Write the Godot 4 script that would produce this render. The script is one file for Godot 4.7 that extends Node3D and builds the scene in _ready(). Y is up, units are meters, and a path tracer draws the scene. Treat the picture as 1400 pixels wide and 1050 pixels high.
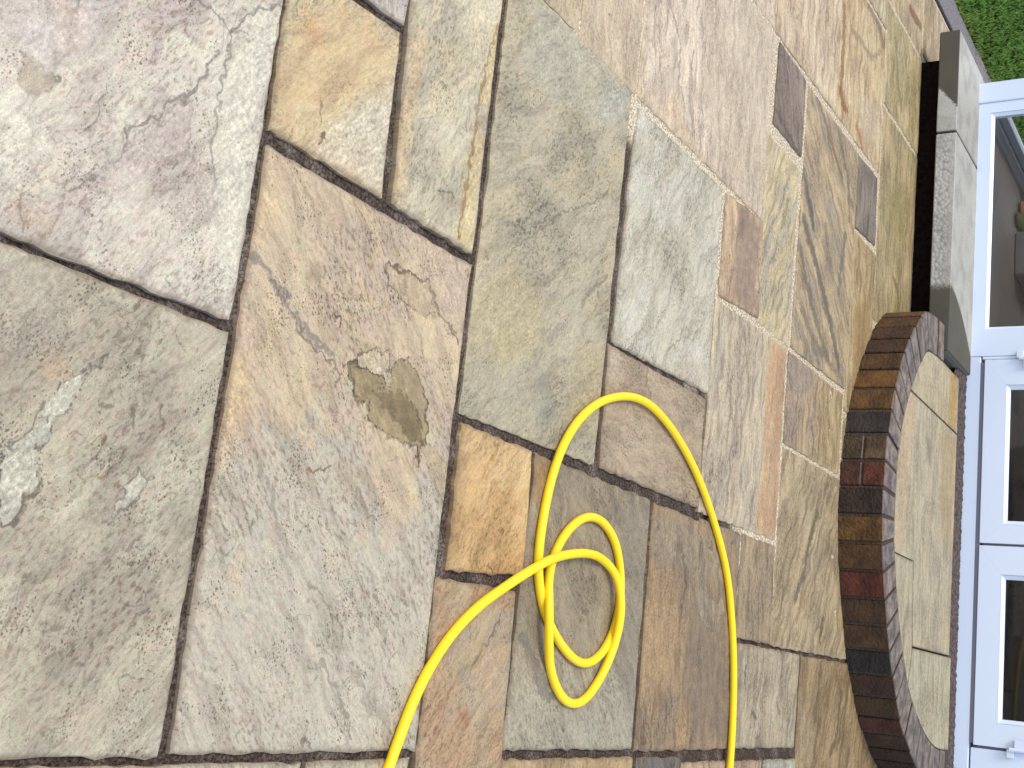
extends Node3D
# A sandstone patio with a yellow hose, a curved brick step and the foot of a white conservatory, taken with the camera turned on its side.
# The patio lies on a grid: UNIT metres a module, rows counted away from the camera (depth) and columns to its right (x). Depth d stands at z = -d.

const UNIT := 0.30555
const FIRST_ROW := 1.3707
const FIRST_COLUMN := -0.4383
const STONE := Vector3(0.888, 0.866, 0.815)
const FRONT := 5.675            # depth of the conservatory's frames
const RISER := [-1.53, 5.25, -1.50, 4.935, -1.395, 4.771, -1.286, 4.66, -1.195, 4.585, -1.054, 4.50, -0.929, 4.456, -0.813, 4.435, -0.66, 4.428, -0.54, 4.437, -0.408, 4.48, -0.287, 4.53, -0.162, 4.60, -0.041, 4.685, 0.087, 4.81, 0.19, 4.97, 0.26, 5.12, 0.305, 5.27, 0.325, 5.42, 0.33, 5.60]
# the bricks' faces from left to right; a fourth value marks one laid as two halves
const BRICKS := [[70, 48, 34], [66, 44, 32], [84, 58, 34], [104, 72, 38], [96, 68, 38], [50, 44, 44], [90, 72, 52, 2], [92, 48, 37, 2], [50, 38, 34], [96, 66, 32], [80, 56, 32], [86, 42, 32], [68, 48, 32], [74, 52, 34], [40, 36, 36], [62, 40, 32], [66, 48, 34], [74, 40, 30], [58, 42, 32], [52, 38, 30]]
const HOSE := [
	0.208, 0.0098, 1.898, 0.157, 0.0098, 1.913, 0.100, 0.0098, 1.935, 0.034, 0.0098, 1.974, -0.036, 0.0098, 2.036, -0.096, 0.0120, 2.116,
	-0.148, 0.0206, 2.224, -0.189, 0.0282, 2.288, -0.222, 0.0282, 2.368, -0.246, 0.0282, 2.487, -0.251, 0.0206, 2.572, -0.244, 0.0126, 2.652,
	-0.224, 0.0147, 2.694, -0.198, 0.0213, 2.705, -0.168, 0.0271, 2.705, -0.135, 0.0294, 2.709, -0.087, 0.0271, 2.712, -0.038, 0.0213, 2.699,
	0.010, 0.0147, 2.681, 0.053, 0.0104, 2.644, 0.077, 0.0098, 2.600, 0.088, 0.0098, 2.557, 0.077, 0.0098, 2.504, 0.050, 0.0098, 2.465,
	0.013, 0.0119, 2.434, -0.041, 0.0218, 2.392, -0.083, 0.0292, 2.367, -0.127, 0.0257, 2.366, -0.170, 0.0153, 2.380, -0.213, 0.0098, 2.397,
	-0.250, 0.0098, 2.413, -0.288, 0.0098, 2.451, -0.317, 0.0098, 2.497, -0.337, 0.0098, 2.550, -0.335, 0.0098, 2.609, -0.313, 0.0098, 2.663,
	-0.284, 0.0098, 2.700, -0.244, 0.0098, 2.723, -0.201, 0.0098, 2.738, -0.162, 0.0098, 2.744, -0.118, 0.0098, 2.736, -0.071, 0.0098, 2.716,
	-0.031, 0.0098, 2.675, -0.008, 0.0098, 2.621, -0.003, 0.0098, 2.583, -0.011, 0.0098, 2.533, -0.038, 0.0098, 2.473, -0.066, 0.0098, 2.432,
	-0.093, 0.0098, 2.394, -0.126, 0.0098, 2.365, -0.166, 0.0098, 2.347, -0.209, 0.0098, 2.335, -0.231, 0.0098, 2.336, -0.272, 0.0098, 2.337,
	-0.330, 0.0098, 2.344, -0.391, 0.0098, 2.357, -0.451, 0.0098, 2.384, -0.504, 0.0098, 2.420, -0.559, 0.0098, 2.479, -0.603, 0.0098, 2.554,
	-0.634, 0.0098, 2.648, -0.650, 0.0098, 2.734, -0.651, 0.0098, 2.810, -0.633, 0.0098, 2.902, -0.598, 0.0098, 3.002, -0.556, 0.0098, 3.093,
	-0.507, 0.0098, 3.173, -0.455, 0.0098, 3.241, -0.396, 0.0098, 3.306, -0.346, 0.0098, 3.359, -0.300, 0.0098, 3.396, -0.256, 0.0098, 3.421,
	-0.196, 0.0098, 3.450, -0.129, 0.0098, 3.474, -0.055, 0.0098, 3.500, 0.031, 0.0098, 3.511, 0.117, 0.0098, 3.522, 0.190, 0.0098, 3.522,
	0.233, 0.0098, 3.522]
const SLABS := [
	{"corners": [-1.233, 0.729, -1.233, 1.371, -0.447, 1.362, -0.442, 0.729], "tones": [[209, 201, 190], [198, 188, 182], [222, 217, 204]], "grain": 2.53, "pits": 0.9, "dust": 0.00, "flow": 0.42, "marks": [{"kind": "patch", "points": [-0.649, 0.925, -0.674, 0.936, -0.670, 0.949, -0.670, 0.971, -0.654, 0.990, -0.631, 0.963, -0.629, 0.947, -0.635, 0.928], "tone": [166, 152, 136], "amount": 0.80, "rim": 2, "deep": 0.5},
		{"kind": "patch", "points": [-0.746, 0.969, -0.759, 0.981, -0.757, 0.993, -0.729, 0.997, -0.722, 0.987], "tone": [206, 165, 120], "amount": 0.70, "rim": 0, "deep": 0.0},
		{"kind": "seam", "points": [-0.827, 1.246, -0.802, 1.236, -0.755, 1.223, -0.723, 1.195, -0.718, 1.176, -0.699, 1.166, -0.669, 1.142, -0.653, 1.125, -0.642, 1.110, -0.610, 1.110], "wide": 0.0022, "tone": [165, 155, 150], "amount": 0.80, "deep": 0.6},
		{"kind": "seam", "points": [-0.570, 1.085, -0.557, 1.063, -0.544, 1.056, -0.530, 1.039], "wide": 0.0020, "tone": [160, 150, 146], "amount": 0.70, "deep": 0.5},
		{"kind": "seam", "points": [-0.883, 1.188, -0.882, 1.241, -0.869, 1.265, -0.854, 1.270, -0.822, 1.267, -0.774, 1.265, -0.710, 1.265, -0.593, 1.288], "wide": 0.0017, "tone": [150, 145, 138], "amount": 0.70, "deep": 0.5},
		{"kind": "seam", "points": [-0.869, 1.265, -0.910, 1.291, -0.932, 1.315, -0.969, 1.365], "wide": 0.0024, "tone": [140, 135, 128], "amount": 0.70, "deep": 0.5},
		{"kind": "seam", "points": [-0.876, 1.271, -0.887, 1.288, -0.879, 1.301], "wide": 0.0018, "tone": [150, 145, 138], "amount": 0.60, "deep": 0.4},
		{"kind": "patch", "points": [-0.758, 1.269, -0.909, 1.308, -0.952, 1.367, -0.458, 1.364, -0.457, 1.323, -0.668, 1.276], "tone": [222, 219, 205], "amount": 0.60, "rim": 0, "deep": 0.0},
		{"kind": "patch", "points": [-0.723, 0.887, -0.807, 1.045, -0.732, 1.024, -0.677, 0.964, -0.670, 0.899], "tone": [196, 186, 190], "amount": 0.60, "rim": 0, "deep": 0.0},
		{"kind": "patch", "points": [-0.626, 1.118, -0.708, 1.182, -0.735, 1.216, -0.658, 1.223, -0.565, 1.125, -0.543, 1.054], "tone": [193, 180, 178], "amount": 0.55, "rim": 1, "deep": 0.3},
		{"kind": "patch", "points": [-0.635, 1.250, -0.657, 1.276, -0.585, 1.298, -0.558, 1.223, -0.571, 1.171], "tone": [198, 186, 178], "amount": 0.50, "rim": 1, "deep": 0.3},
		{"kind": "patch", "points": [-0.501, 0.959, -0.485, 1.019, -0.453, 1.015, -0.473, 0.960], "tone": [196, 176, 150], "amount": 0.55, "rim": 0, "deep": 0.0},
		{"kind": "seam", "points": [-0.496, 0.969, -0.470, 0.979, -0.452, 0.981], "wide": 0.0025, "tone": [165, 148, 130], "amount": 0.60, "deep": 0.4},
		{"kind": "patch", "points": [-0.591, 0.917, -0.602, 0.975, -0.588, 1.002, -0.505, 0.969, -0.503, 0.937], "tone": [214, 208, 196], "amount": 0.50, "rim": 1, "deep": 0.2}]},
	{"corners": [-0.433, 0.729, -0.432, 1.366, 0.186, 1.358, 0.183, 0.729], "tones": [[186, 178, 161], [173, 165, 151], [196, 191, 175]], "grain": 2.42, "pits": 1.0, "dust": 0.00, "flow": 0.42, "marks": [{"kind": "patch", "points": [-0.333, 1.145, -0.311, 1.118, -0.284, 1.086, -0.257, 1.064, -0.231, 1.063, -0.199, 1.033, -0.183, 1.009, -0.089, 1.030, -0.095, 1.045, -0.122, 1.058, -0.151, 1.072, -0.167, 1.074, -0.186, 1.061, -0.204, 1.073, -0.236, 1.075, -0.257, 1.106, -0.275, 1.109, -0.287, 1.119, -0.301, 1.118, -0.324, 1.140], "tone": [196, 196, 182], "amount": 0.85, "rim": 3, "deep": -0.8},
		{"kind": "seam", "points": [-0.259, 1.062, -0.245, 1.062, -0.212, 1.041, -0.188, 1.024], "wide": 0.0015, "tone": [140, 134, 122], "amount": 0.70, "deep": 0.4},
		{"kind": "seam", "points": [-0.088, 1.031, -0.095, 1.046, -0.120, 1.056, -0.152, 1.071, -0.158, 1.079], "wide": 0.0015, "tone": [140, 130, 115], "amount": 0.70, "deep": 0.4},
		{"kind": "patch", "points": [-0.196, 1.234, -0.169, 1.216, -0.147, 1.212, -0.119, 1.197, -0.131, 1.216, -0.161, 1.238, -0.190, 1.260], "tone": [200, 198, 186], "amount": 0.70, "rim": 2, "deep": -0.4},
		{"kind": "patch", "points": [-0.297, 1.061, -0.305, 1.072, -0.296, 1.077, -0.292, 1.067], "tone": [190, 150, 110], "amount": 0.70, "rim": 0, "deep": 0.0},
		{"kind": "seam", "points": [-0.227, 1.162, -0.200, 1.163], "wide": 0.0015, "tone": [140, 122, 100], "amount": 0.80, "deep": 0.5},
		{"kind": "seam", "points": [-0.296, 1.256, -0.270, 1.263], "wide": 0.0021, "tone": [145, 130, 112], "amount": 0.80, "deep": 0.5},
		{"kind": "seam", "points": [-0.273, 1.146, -0.267, 1.172], "wide": 0.0015, "tone": [140, 130, 115], "amount": 0.60, "deep": 0.5},
		{"kind": "seam", "points": [-0.273, 1.212, -0.249, 1.209], "wide": 0.0016, "tone": [140, 125, 110], "amount": 0.70, "deep": 0.5},
		{"kind": "seam", "points": [-0.169, 1.138, -0.181, 1.179], "wide": 0.0015, "tone": [170, 145, 115], "amount": 0.50, "deep": 0.3},
		{"kind": "patch", "points": [0.151, 1.247, 0.102, 1.301, 0.075, 1.343, 0.121, 1.326, 0.179, 1.279], "tone": [168, 160, 146], "amount": 0.50, "rim": 0, "deep": 0.0},
		{"kind": "patch", "points": [-0.423, 0.955, -0.442, 1.040, -0.385, 1.077, -0.326, 1.043, -0.266, 0.990], "tone": [176, 168, 156], "amount": 0.50, "rim": 0, "deep": 0.0}]},
	{"corners": [-1.061, 1.374, -1.072, 1.671, -0.765, 1.681, -0.764, 1.383], "tones": [[207, 184, 148], [201, 188, 161], [214, 196, 160]], "grain": 2.38, "pits": 0.5, "dust": 0.00, "flow": 0.42, "marks": [{"kind": "patch", "points": [-1.006, 1.687, -0.943, 1.634, -0.899, 1.590, -0.843, 1.531, -0.803, 1.498, -0.779, 1.487, -0.760, 1.511, -0.767, 1.683, -0.895, 1.700], "tone": [208, 203, 189], "amount": 0.80, "rim": 0, "deep": 0.0},
		{"kind": "patch", "points": [-0.967, 1.435, -0.972, 1.445, -0.958, 1.454, -0.950, 1.439], "tone": [190, 135, 90], "amount": 0.70, "rim": 0, "deep": 0.0},
		{"kind": "seam", "points": [-0.861, 1.483, -0.845, 1.492, -0.825, 1.491], "wide": 0.0019, "tone": [150, 135, 110], "amount": 0.60, "deep": 0.4},
		{"kind": "seam", "points": [-0.795, 1.495, -0.811, 1.503, -0.801, 1.504], "wide": 0.0019, "tone": [120, 105, 85], "amount": 0.70, "deep": 0.4}]},
	{"corners": [-1.538, 1.359, -1.538, 1.705, -1.090, 1.678, -1.072, 1.375], "tones": [[205, 196, 190], [190, 180, 178], [214, 208, 200]], "grain": 0.30, "pits": 0.6, "dust": 0.00, "flow": 0.42, "marks": []},
	{"corners": [-1.844, 1.650, -1.844, 1.978, -0.757, 1.976, -0.761, 1.707], "tones": [[207, 200, 179], [191, 184, 166], [216, 206, 176]], "grain": 2.66, "pits": 0.7, "dust": 0.00, "flow": 0.42, "marks": [{"kind": "patch", "points": [-1.091, 1.720, -1.088, 1.744, -1.010, 1.733, -0.892, 1.725, -0.778, 1.727, -0.773, 1.706, -0.898, 1.706, -1.013, 1.709], "tone": [207, 174, 132], "amount": 0.80, "rim": 0, "deep": 0.0},
		{"kind": "patch", "points": [-1.275, 1.991, -1.160, 1.987, -1.078, 1.981, -0.981, 1.974, -0.872, 1.970, -0.763, 1.961, -0.759, 1.914, -0.853, 1.920, -0.949, 1.934, -1.059, 1.938, -1.155, 1.943, -1.213, 1.964], "tone": [214, 192, 142], "amount": 0.80, "rim": 0, "deep": 0.0},
		{"kind": "seam", "points": [-1.243, 1.975, -1.174, 1.950, -1.114, 1.940, -1.059, 1.938, -0.956, 1.933, -0.878, 1.926, -0.809, 1.922, -0.764, 1.919], "wide": 0.0043, "tone": [180, 142, 100], "amount": 0.75, "deep": 0.3},
		{"kind": "patch", "points": [-1.046, 1.927, -1.073, 1.971, -1.049, 1.987, -0.997, 1.993, -0.979, 1.969, -1.004, 1.936], "tone": [168, 158, 146], "amount": 0.80, "rim": 1, "deep": 0.3},
		{"kind": "seam", "points": [-0.838, 1.842, -0.843, 1.866, -0.841, 1.887], "wide": 0.0021, "tone": [120, 108, 90], "amount": 0.70, "deep": 0.4},
		{"kind": "patch", "points": [-1.226, 1.836, -1.305, 1.985, -1.150, 1.933, -1.087, 1.865], "tone": [214, 206, 182], "amount": 0.60, "rim": 0, "deep": 0.0}]},
	{"corners": [-0.740, 1.385, -0.736, 1.982, 0.178, 1.984, 0.182, 1.379], "tones": [[201, 184, 161], [194, 178, 162], [207, 190, 160]], "grain": 0.76, "pits": 1.0, "dust": 0.00, "flow": 0.42, "tail": [[194, 187, 174], 0.45, 0.62], "marks": [{"kind": "patch", "points": [-0.453, 1.642, -0.460, 1.657, -0.460, 1.680, -0.456, 1.707, -0.450, 1.728, -0.452, 1.762, -0.438, 1.756, -0.427, 1.729, -0.415, 1.712, -0.396, 1.698, -0.398, 1.683, -0.416, 1.673, -0.433, 1.653], "tone": [142, 127, 98], "amount": 1.00, "rim": 3, "deep": 0.9},
		{"kind": "patch", "points": [-0.455, 1.652, -0.456, 1.697, -0.453, 1.731, -0.448, 1.785, -0.436, 1.833, -0.395, 1.797, -0.394, 1.736, -0.406, 1.704, -0.407, 1.679], "tone": [148, 132, 103], "amount": 0.90, "rim": 2, "deep": 0.6},
		{"kind": "seam", "points": [-0.354, 1.874, -0.338, 1.884, -0.319, 1.884], "wide": 0.0040, "tone": [130, 112, 86], "amount": 0.90, "deep": 0.7},
		{"kind": "patch", "points": [-0.423, 1.721, -0.439, 1.765, -0.439, 1.778, -0.468, 1.761, -0.484, 1.780, -0.501, 1.794, -0.497, 1.820, -0.483, 1.841, -0.471, 1.865, -0.449, 1.887, -0.409, 1.893, -0.366, 1.907, -0.363, 1.891, -0.334, 1.878, -0.352, 1.874, -0.358, 1.832, -0.356, 1.783, -0.363, 1.742, -0.386, 1.725], "tone": [152, 136, 106], "amount": 1.00, "rim": 3, "deep": 1.0},
		{"kind": "patch", "points": [-0.422, 1.727, -0.443, 1.797, -0.433, 1.827, -0.422, 1.859, -0.391, 1.875, -0.365, 1.888, -0.366, 1.848, -0.384, 1.810, -0.403, 1.773, -0.410, 1.745], "tone": [124, 109, 82], "amount": 1.00, "rim": 2, "deep": 0.5},
		{"kind": "patch", "points": [-0.495, 1.695, -0.498, 1.730, -0.501, 1.763, -0.469, 1.763, -0.445, 1.775, -0.452, 1.736, -0.456, 1.697, -0.460, 1.667, -0.472, 1.673], "tone": [198, 184, 160], "amount": 0.80, "rim": 3, "deep": -0.5},
		{"kind": "seam", "points": [-0.562, 1.388, -0.561, 1.405, -0.550, 1.423, -0.540, 1.435, -0.522, 1.462, -0.506, 1.489, -0.492, 1.508, -0.471, 1.546, -0.463, 1.576, -0.466, 1.610], "wide": 0.0053, "tone": [166, 155, 148], "amount": 0.80, "deep": 0.8},
		{"kind": "seam", "points": [-0.536, 1.436, -0.522, 1.453, -0.516, 1.472], "wide": 0.0047, "tone": [156, 146, 138], "amount": 0.75, "deep": 0.6},
		{"kind": "seam", "points": [-0.491, 1.499, -0.473, 1.521, -0.459, 1.539, -0.453, 1.578, -0.450, 1.607, -0.428, 1.632, -0.412, 1.629], "wide": 0.0018, "tone": [150, 135, 120], "amount": 0.75, "deep": 0.6},
		{"kind": "patch", "points": [-0.647, 1.713, -0.661, 1.728, -0.656, 1.751, -0.659, 1.785, -0.662, 1.819, -0.658, 1.851, -0.644, 1.862, -0.620, 1.864, -0.610, 1.891, -0.591, 1.835, -0.595, 1.792, -0.615, 1.756, -0.616, 1.727], "tone": [180, 162, 138], "amount": 0.85, "rim": 3, "deep": 0.6},
		{"kind": "seam", "points": [-0.661, 1.728, -0.654, 1.759, -0.660, 1.792, -0.659, 1.820, -0.658, 1.851, -0.642, 1.862, -0.618, 1.884, -0.600, 1.918, -0.586, 1.946, -0.581, 1.971], "wide": 0.0020, "tone": [140, 120, 100], "amount": 0.85, "deep": 0.6},
		{"kind": "seam", "points": [-0.531, 1.596, -0.522, 1.613, -0.511, 1.618], "wide": 0.0019, "tone": [120, 100, 80], "amount": 0.80, "deep": 0.5},
		{"kind": "patch", "points": [-0.577, 1.528, -0.580, 1.537, -0.573, 1.538, -0.570, 1.530], "tone": [110, 90, 70], "amount": 0.90, "rim": 0, "deep": 0.4},
		{"kind": "patch", "points": [-0.276, 1.651, -0.277, 1.691, -0.262, 1.710, -0.249, 1.691, -0.259, 1.659], "tone": [178, 160, 130], "amount": 0.70, "rim": 0, "deep": 0.3},
		{"kind": "seam", "points": [-0.257, 1.719, -0.230, 1.746, -0.211, 1.761], "wide": 0.0038, "tone": [172, 160, 145], "amount": 0.70, "deep": 0.6},
		{"kind": "seam", "points": [-0.262, 1.586, -0.272, 1.627, -0.274, 1.640], "wide": 0.0018, "tone": [150, 128, 98], "amount": 0.80, "deep": 0.4},
		{"kind": "seam", "points": [-0.244, 1.472, -0.215, 1.504, -0.162, 1.532, -0.146, 1.540], "wide": 0.0041, "tone": [178, 170, 160], "amount": 0.60, "deep": 0.6},
		{"kind": "seam", "points": [-0.087, 1.628, -0.067, 1.662, -0.045, 1.686], "wide": 0.0031, "tone": [165, 155, 140], "amount": 0.70, "deep": 0.6},
		{"kind": "patch", "points": [-0.040, 1.687, -0.036, 1.712, -0.009, 1.729, 0.011, 1.730, 0.011, 1.714, -0.014, 1.701], "tone": [165, 155, 138], "amount": 0.75, "rim": 2, "deep": 0.6},
		{"kind": "patch", "points": [0.045, 1.757, 0.038, 1.784, 0.055, 1.804, 0.076, 1.806, 0.069, 1.774], "tone": [160, 150, 134], "amount": 0.75, "rim": 2, "deep": 0.5},
		{"kind": "patch", "points": [0.086, 1.804, 0.079, 1.834, 0.103, 1.848, 0.122, 1.833, 0.110, 1.814], "tone": [172, 164, 150], "amount": 0.70, "rim": 1, "deep": 0.3},
		{"kind": "seam", "points": [0.031, 1.684, 0.065, 1.714, 0.088, 1.735, 0.129, 1.773, 0.152, 1.784], "wide": 0.0038, "tone": [170, 160, 150], "amount": 0.60, "deep": 0.5},
		{"kind": "seam", "points": [0.159, 1.665, 0.179, 1.684], "wide": 0.0025, "tone": [140, 125, 110], "amount": 0.70, "deep": 0.5},
		{"kind": "patch", "points": [-0.359, 1.885, -0.364, 1.924, -0.336, 1.980, -0.266, 1.977, -0.301, 1.938], "tone": [176, 156, 124], "amount": 0.70, "rim": 1, "deep": 0.2},
		{"kind": "patch", "points": [-0.405, 1.379, -0.404, 1.420, -0.328, 1.436, -0.277, 1.407, -0.228, 1.386, -0.314, 1.375], "tone": [210, 182, 142], "amount": 0.70, "rim": 0, "deep": 0.0},
		{"kind": "patch", "points": [-0.718, 1.384, -0.723, 1.427, -0.593, 1.420, -0.579, 1.381], "tone": [212, 186, 148], "amount": 0.50, "rim": 0, "deep": 0.0},
		{"kind": "patch", "points": [-0.818, 1.751, -0.777, 1.958, -0.573, 1.962, -0.624, 1.888, -0.714, 1.773], "tone": [203, 184, 166], "amount": 0.50, "rim": 0, "deep": 0.0}]},
	{"corners": [-1.393, 2.007, -1.376, 2.584, -0.450, 2.571, -0.448, 2.006], "tones": [[185, 177, 158], [174, 168, 150], [189, 179, 153]], "grain": 2.23, "pits": 0.9, "dust": 0.25, "flow": 0.42, "marks": [{"kind": "patch", "points": [-0.878, 2.135, -0.926, 2.202, -0.960, 2.249, -0.967, 2.291, -0.909, 2.221, -0.870, 2.173], "tone": [155, 148, 132], "amount": 0.70, "rim": 2, "deep": 0.5},
		{"kind": "seam", "points": [-0.782, 2.095, -0.822, 2.134, -0.885, 2.210, -0.960, 2.303, -1.017, 2.403, -1.084, 2.509], "wide": 0.0024, "tone": [150, 142, 126], "amount": 0.70, "deep": -0.6},
		{"kind": "seam", "points": [-0.788, 2.432, -0.825, 2.464, -0.891, 2.541], "wide": 0.0050, "tone": [160, 150, 135], "amount": 0.60, "deep": 0.5},
		{"kind": "patch", "points": [-0.680, 1.978, -0.802, 2.121, -0.764, 2.252, -0.661, 2.289, -0.575, 2.139, -0.586, 2.012], "tone": [186, 172, 132], "amount": 0.55, "rim": 0, "deep": 0.0},
		{"kind": "patch", "points": [-0.700, 2.433, -0.735, 2.565, -0.510, 2.563, -0.541, 2.397], "tone": [178, 164, 128], "amount": 0.50, "rim": 0, "deep": 0.0},
		{"kind": "patch", "points": [-0.517, 2.288, -0.549, 2.345, -0.538, 2.381, -0.498, 2.346, -0.492, 2.302], "tone": [126, 128, 124], "amount": 0.65, "rim": 0, "deep": 0.2},
		{"kind": "patch", "points": [-0.585, 2.273, -0.596, 2.300, -0.572, 2.318, -0.558, 2.295], "tone": [132, 132, 126], "amount": 0.55, "rim": 0, "deep": 0.2},
		{"kind": "patch", "points": [-0.569, 2.002, -0.596, 2.224, -0.554, 2.312, -0.457, 2.300, -0.459, 2.026], "tone": [166, 161, 144], "amount": 0.45, "rim": 0, "deep": 0.0},
		{"kind": "patch", "points": [-1.409, 2.182, -1.380, 2.568, -1.255, 2.545, -1.189, 2.228, -1.212, 2.095, -1.363, 2.094], "tone": [182, 180, 168], "amount": 0.50, "rim": 0, "deep": 0.0},
		{"kind": "patch", "points": [-1.351, 2.466, -1.371, 2.570, -1.273, 2.541, -1.260, 2.427], "tone": [176, 178, 176], "amount": 0.50, "rim": 0, "deep": 0.0}]},
	{"corners": [-0.429, 2.014, -0.428, 2.290, -0.168, 2.302, -0.147, 2.015], "tones": [[208, 174, 126], [197, 162, 114], [216, 188, 144]], "grain": 2.42, "pits": 0.5, "dust": 0.00, "flow": 0.42, "marks": [{"kind": "seam", "points": [-0.179, 2.161, -0.155, 2.182], "wide": 0.0015, "tone": [120, 90, 55], "amount": 0.70, "deep": 0.4},
		{"kind": "patch", "points": [-0.426, 2.134, -0.430, 2.153, -0.418, 2.155, -0.415, 2.136], "tone": [150, 120, 85], "amount": 0.60, "rim": 0, "deep": 0.0},
		{"kind": "patch", "points": [-0.147, 2.015, -0.203, 2.013, -0.273, 2.018, -0.400, 2.017, -0.402, 2.030, -0.262, 2.036, -0.178, 2.039, -0.147, 2.040], "tone": [150, 125, 100], "amount": 0.60, "rim": 0, "deep": 0.0}]},
	{"corners": [-0.132, 1.989, -0.136, 2.279, 0.814, 2.305, 0.814, 1.996], "tones": [[181, 163, 135], [186, 157, 128], [168, 157, 142]], "grain": 2.39, "pits": 0.8, "dust": 0.00, "flow": 0.42, "marks": [{"kind": "seam", "points": [-0.085, 2.229, -0.039, 2.191, -0.002, 2.163, 0.034, 2.131], "wide": 0.0022, "tone": [130, 112, 92], "amount": 0.70, "deep": 0.5},
		{"kind": "patch", "points": [0.110, 2.128, 0.113, 2.142, 0.132, 2.144, 0.127, 2.130], "tone": [150, 90, 55], "amount": 0.80, "rim": 0, "deep": 0.0},
		{"kind": "patch", "points": [-0.079, 2.005, -0.057, 2.065, 0.011, 2.049, -0.013, 2.014], "tone": [190, 150, 118], "amount": 0.50, "rim": 0, "deep": 0.0},
		{"kind": "patch", "points": [-0.009, 2.161, -0.057, 2.249, 0.128, 2.276, 0.101, 2.198, 0.048, 2.147], "tone": [190, 158, 128], "amount": 0.50, "rim": 0, "deep": 0.0},
		{"kind": "patch", "points": [-0.005, 2.091, 0.000, 2.123, 0.041, 2.132, 0.043, 2.094], "tone": [150, 132, 112], "amount": 0.50, "rim": 0, "deep": 0.3}]},
	{"corners": [-0.426, 2.303, -0.421, 2.885, 0.179, 2.892, 0.179, 2.291], "tones": [[157, 146, 126], [145, 134, 117], [170, 159, 140]], "grain": 0.74, "pits": 0.9, "dust": 0.00, "flow": 0.42, "tail": [[172, 167, 152], 0.55, 0.90], "marks": [{"kind": "patch", "points": [-0.418, 2.302, -0.416, 2.350, -0.372, 2.353, -0.323, 2.338, -0.334, 2.310], "tone": [165, 120, 70], "amount": 0.80, "rim": 0, "deep": 0.0},
		{"kind": "patch", "points": [-0.046, 2.301, -0.055, 2.320, -0.035, 2.348, 0.014, 2.415, 0.080, 2.486, 0.088, 2.462, 0.038, 2.388, -0.019, 2.339], "tone": [112, 106, 100], "amount": 0.75, "rim": 1, "deep": 0.5},
		{"kind": "patch", "points": [-0.031, 2.283, -0.016, 2.334, 0.044, 2.405, 0.092, 2.479, 0.156, 2.444, 0.142, 2.320], "tone": [176, 168, 150], "amount": 0.60, "rim": 0, "deep": 0.0},
		{"kind": "patch", "points": [-0.366, 2.727, -0.407, 2.876, -0.105, 2.895, 0.137, 2.878, -0.028, 2.757, -0.198, 2.761], "tone": [130, 124, 116], "amount": 0.50, "rim": 0, "deep": 0.0},
		{"kind": "patch", "points": [-0.151, 2.303, -0.112, 2.372, -0.054, 2.416, -0.022, 2.376, -0.077, 2.309], "tone": [134, 124, 110], "amount": 0.55, "rim": 0, "deep": 0.0},
		{"kind": "seam", "points": [0.125, 2.519, 0.145, 2.540], "wide": 0.0033, "tone": [120, 110, 95], "amount": 0.70, "deep": 0.5},
		{"kind": "seam", "points": [-0.379, 2.696, -0.293, 2.694, -0.209, 2.704], "wide": 0.0069, "tone": [135, 130, 125], "amount": 0.40, "deep": 0.2}]},
	{"corners": [-0.418, 2.909, -0.413, 3.479, 0.181, 3.566, 0.183, 2.915], "tones": [[162, 140, 114], [147, 131, 113], [173, 148, 116]], "grain": -3.01, "pits": 0.9, "dust": 0.00, "flow": 0.75, "marks": [{"kind": "patch", "points": [-0.391, 2.888, -0.401, 3.218, -0.344, 3.390, -0.261, 3.379, -0.275, 3.143, -0.285, 2.910], "tone": [150, 140, 124], "amount": 0.70, "rim": 0, "deep": 0.0},
		{"kind": "patch", "points": [-0.200, 3.158, -0.264, 3.406, 0.171, 3.547, 0.171, 3.281, 0.024, 3.178], "tone": [122, 110, 101], "amount": 0.65, "rim": 0, "deep": 0.0},
		{"kind": "patch", "points": [-0.265, 2.892, -0.267, 3.072, -0.104, 3.129, 0.065, 3.025, 0.068, 2.922], "tone": [170, 143, 109], "amount": 0.60, "rim": 0, "deep": 0.0},
		{"kind": "patch", "points": [-0.331, 3.059, -0.341, 3.091, -0.327, 3.098, -0.320, 3.071], "tone": [90, 80, 72], "amount": 0.80, "rim": 0, "deep": 0.2},
		{"kind": "patch", "points": [0.031, 2.996, 0.020, 3.038, 0.064, 3.078, 0.086, 3.038], "tone": [120, 100, 84], "amount": 0.60, "rim": 0, "deep": 0.0},
		{"kind": "seam", "points": [-0.310, 3.112, -0.237, 3.141, -0.141, 3.121], "wide": 0.0059, "tone": [110, 95, 80], "amount": 0.50, "deep": 0.3}]},
	{"corners": [-1.358, 2.622, -1.355, 3.187, -0.763, 3.196, -0.748, 2.605], "tones": [[200, 196, 182], [190, 186, 172], [208, 205, 195]], "grain": 2.59, "pits": 1.1, "dust": 0.00, "flow": 0.42, "marks": [{"kind": "patch", "points": [-1.362, 2.614, -1.366, 2.736, -1.330, 2.720, -1.295, 2.662, -1.304, 2.613], "tone": [214, 214, 204], "amount": 0.50, "rim": 1, "deep": 0.0},
		{"kind": "seam", "points": [-0.912, 3.001, -0.868, 2.985, -0.810, 2.916, -0.768, 2.902], "wide": 0.0038, "tone": [165, 160, 150], "amount": 0.60, "deep": 0.6},
		{"kind": "seam", "points": [-0.890, 2.619, -0.883, 2.641, -0.864, 2.617], "wide": 0.0035, "tone": [150, 140, 126], "amount": 0.60, "deep": 0.5},
		{"kind": "patch", "points": [-0.815, 3.011, -0.833, 3.159, -0.761, 3.157, -0.753, 2.999], "tone": [192, 176, 160], "amount": 0.60, "rim": 0, "deep": 0.0},
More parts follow.
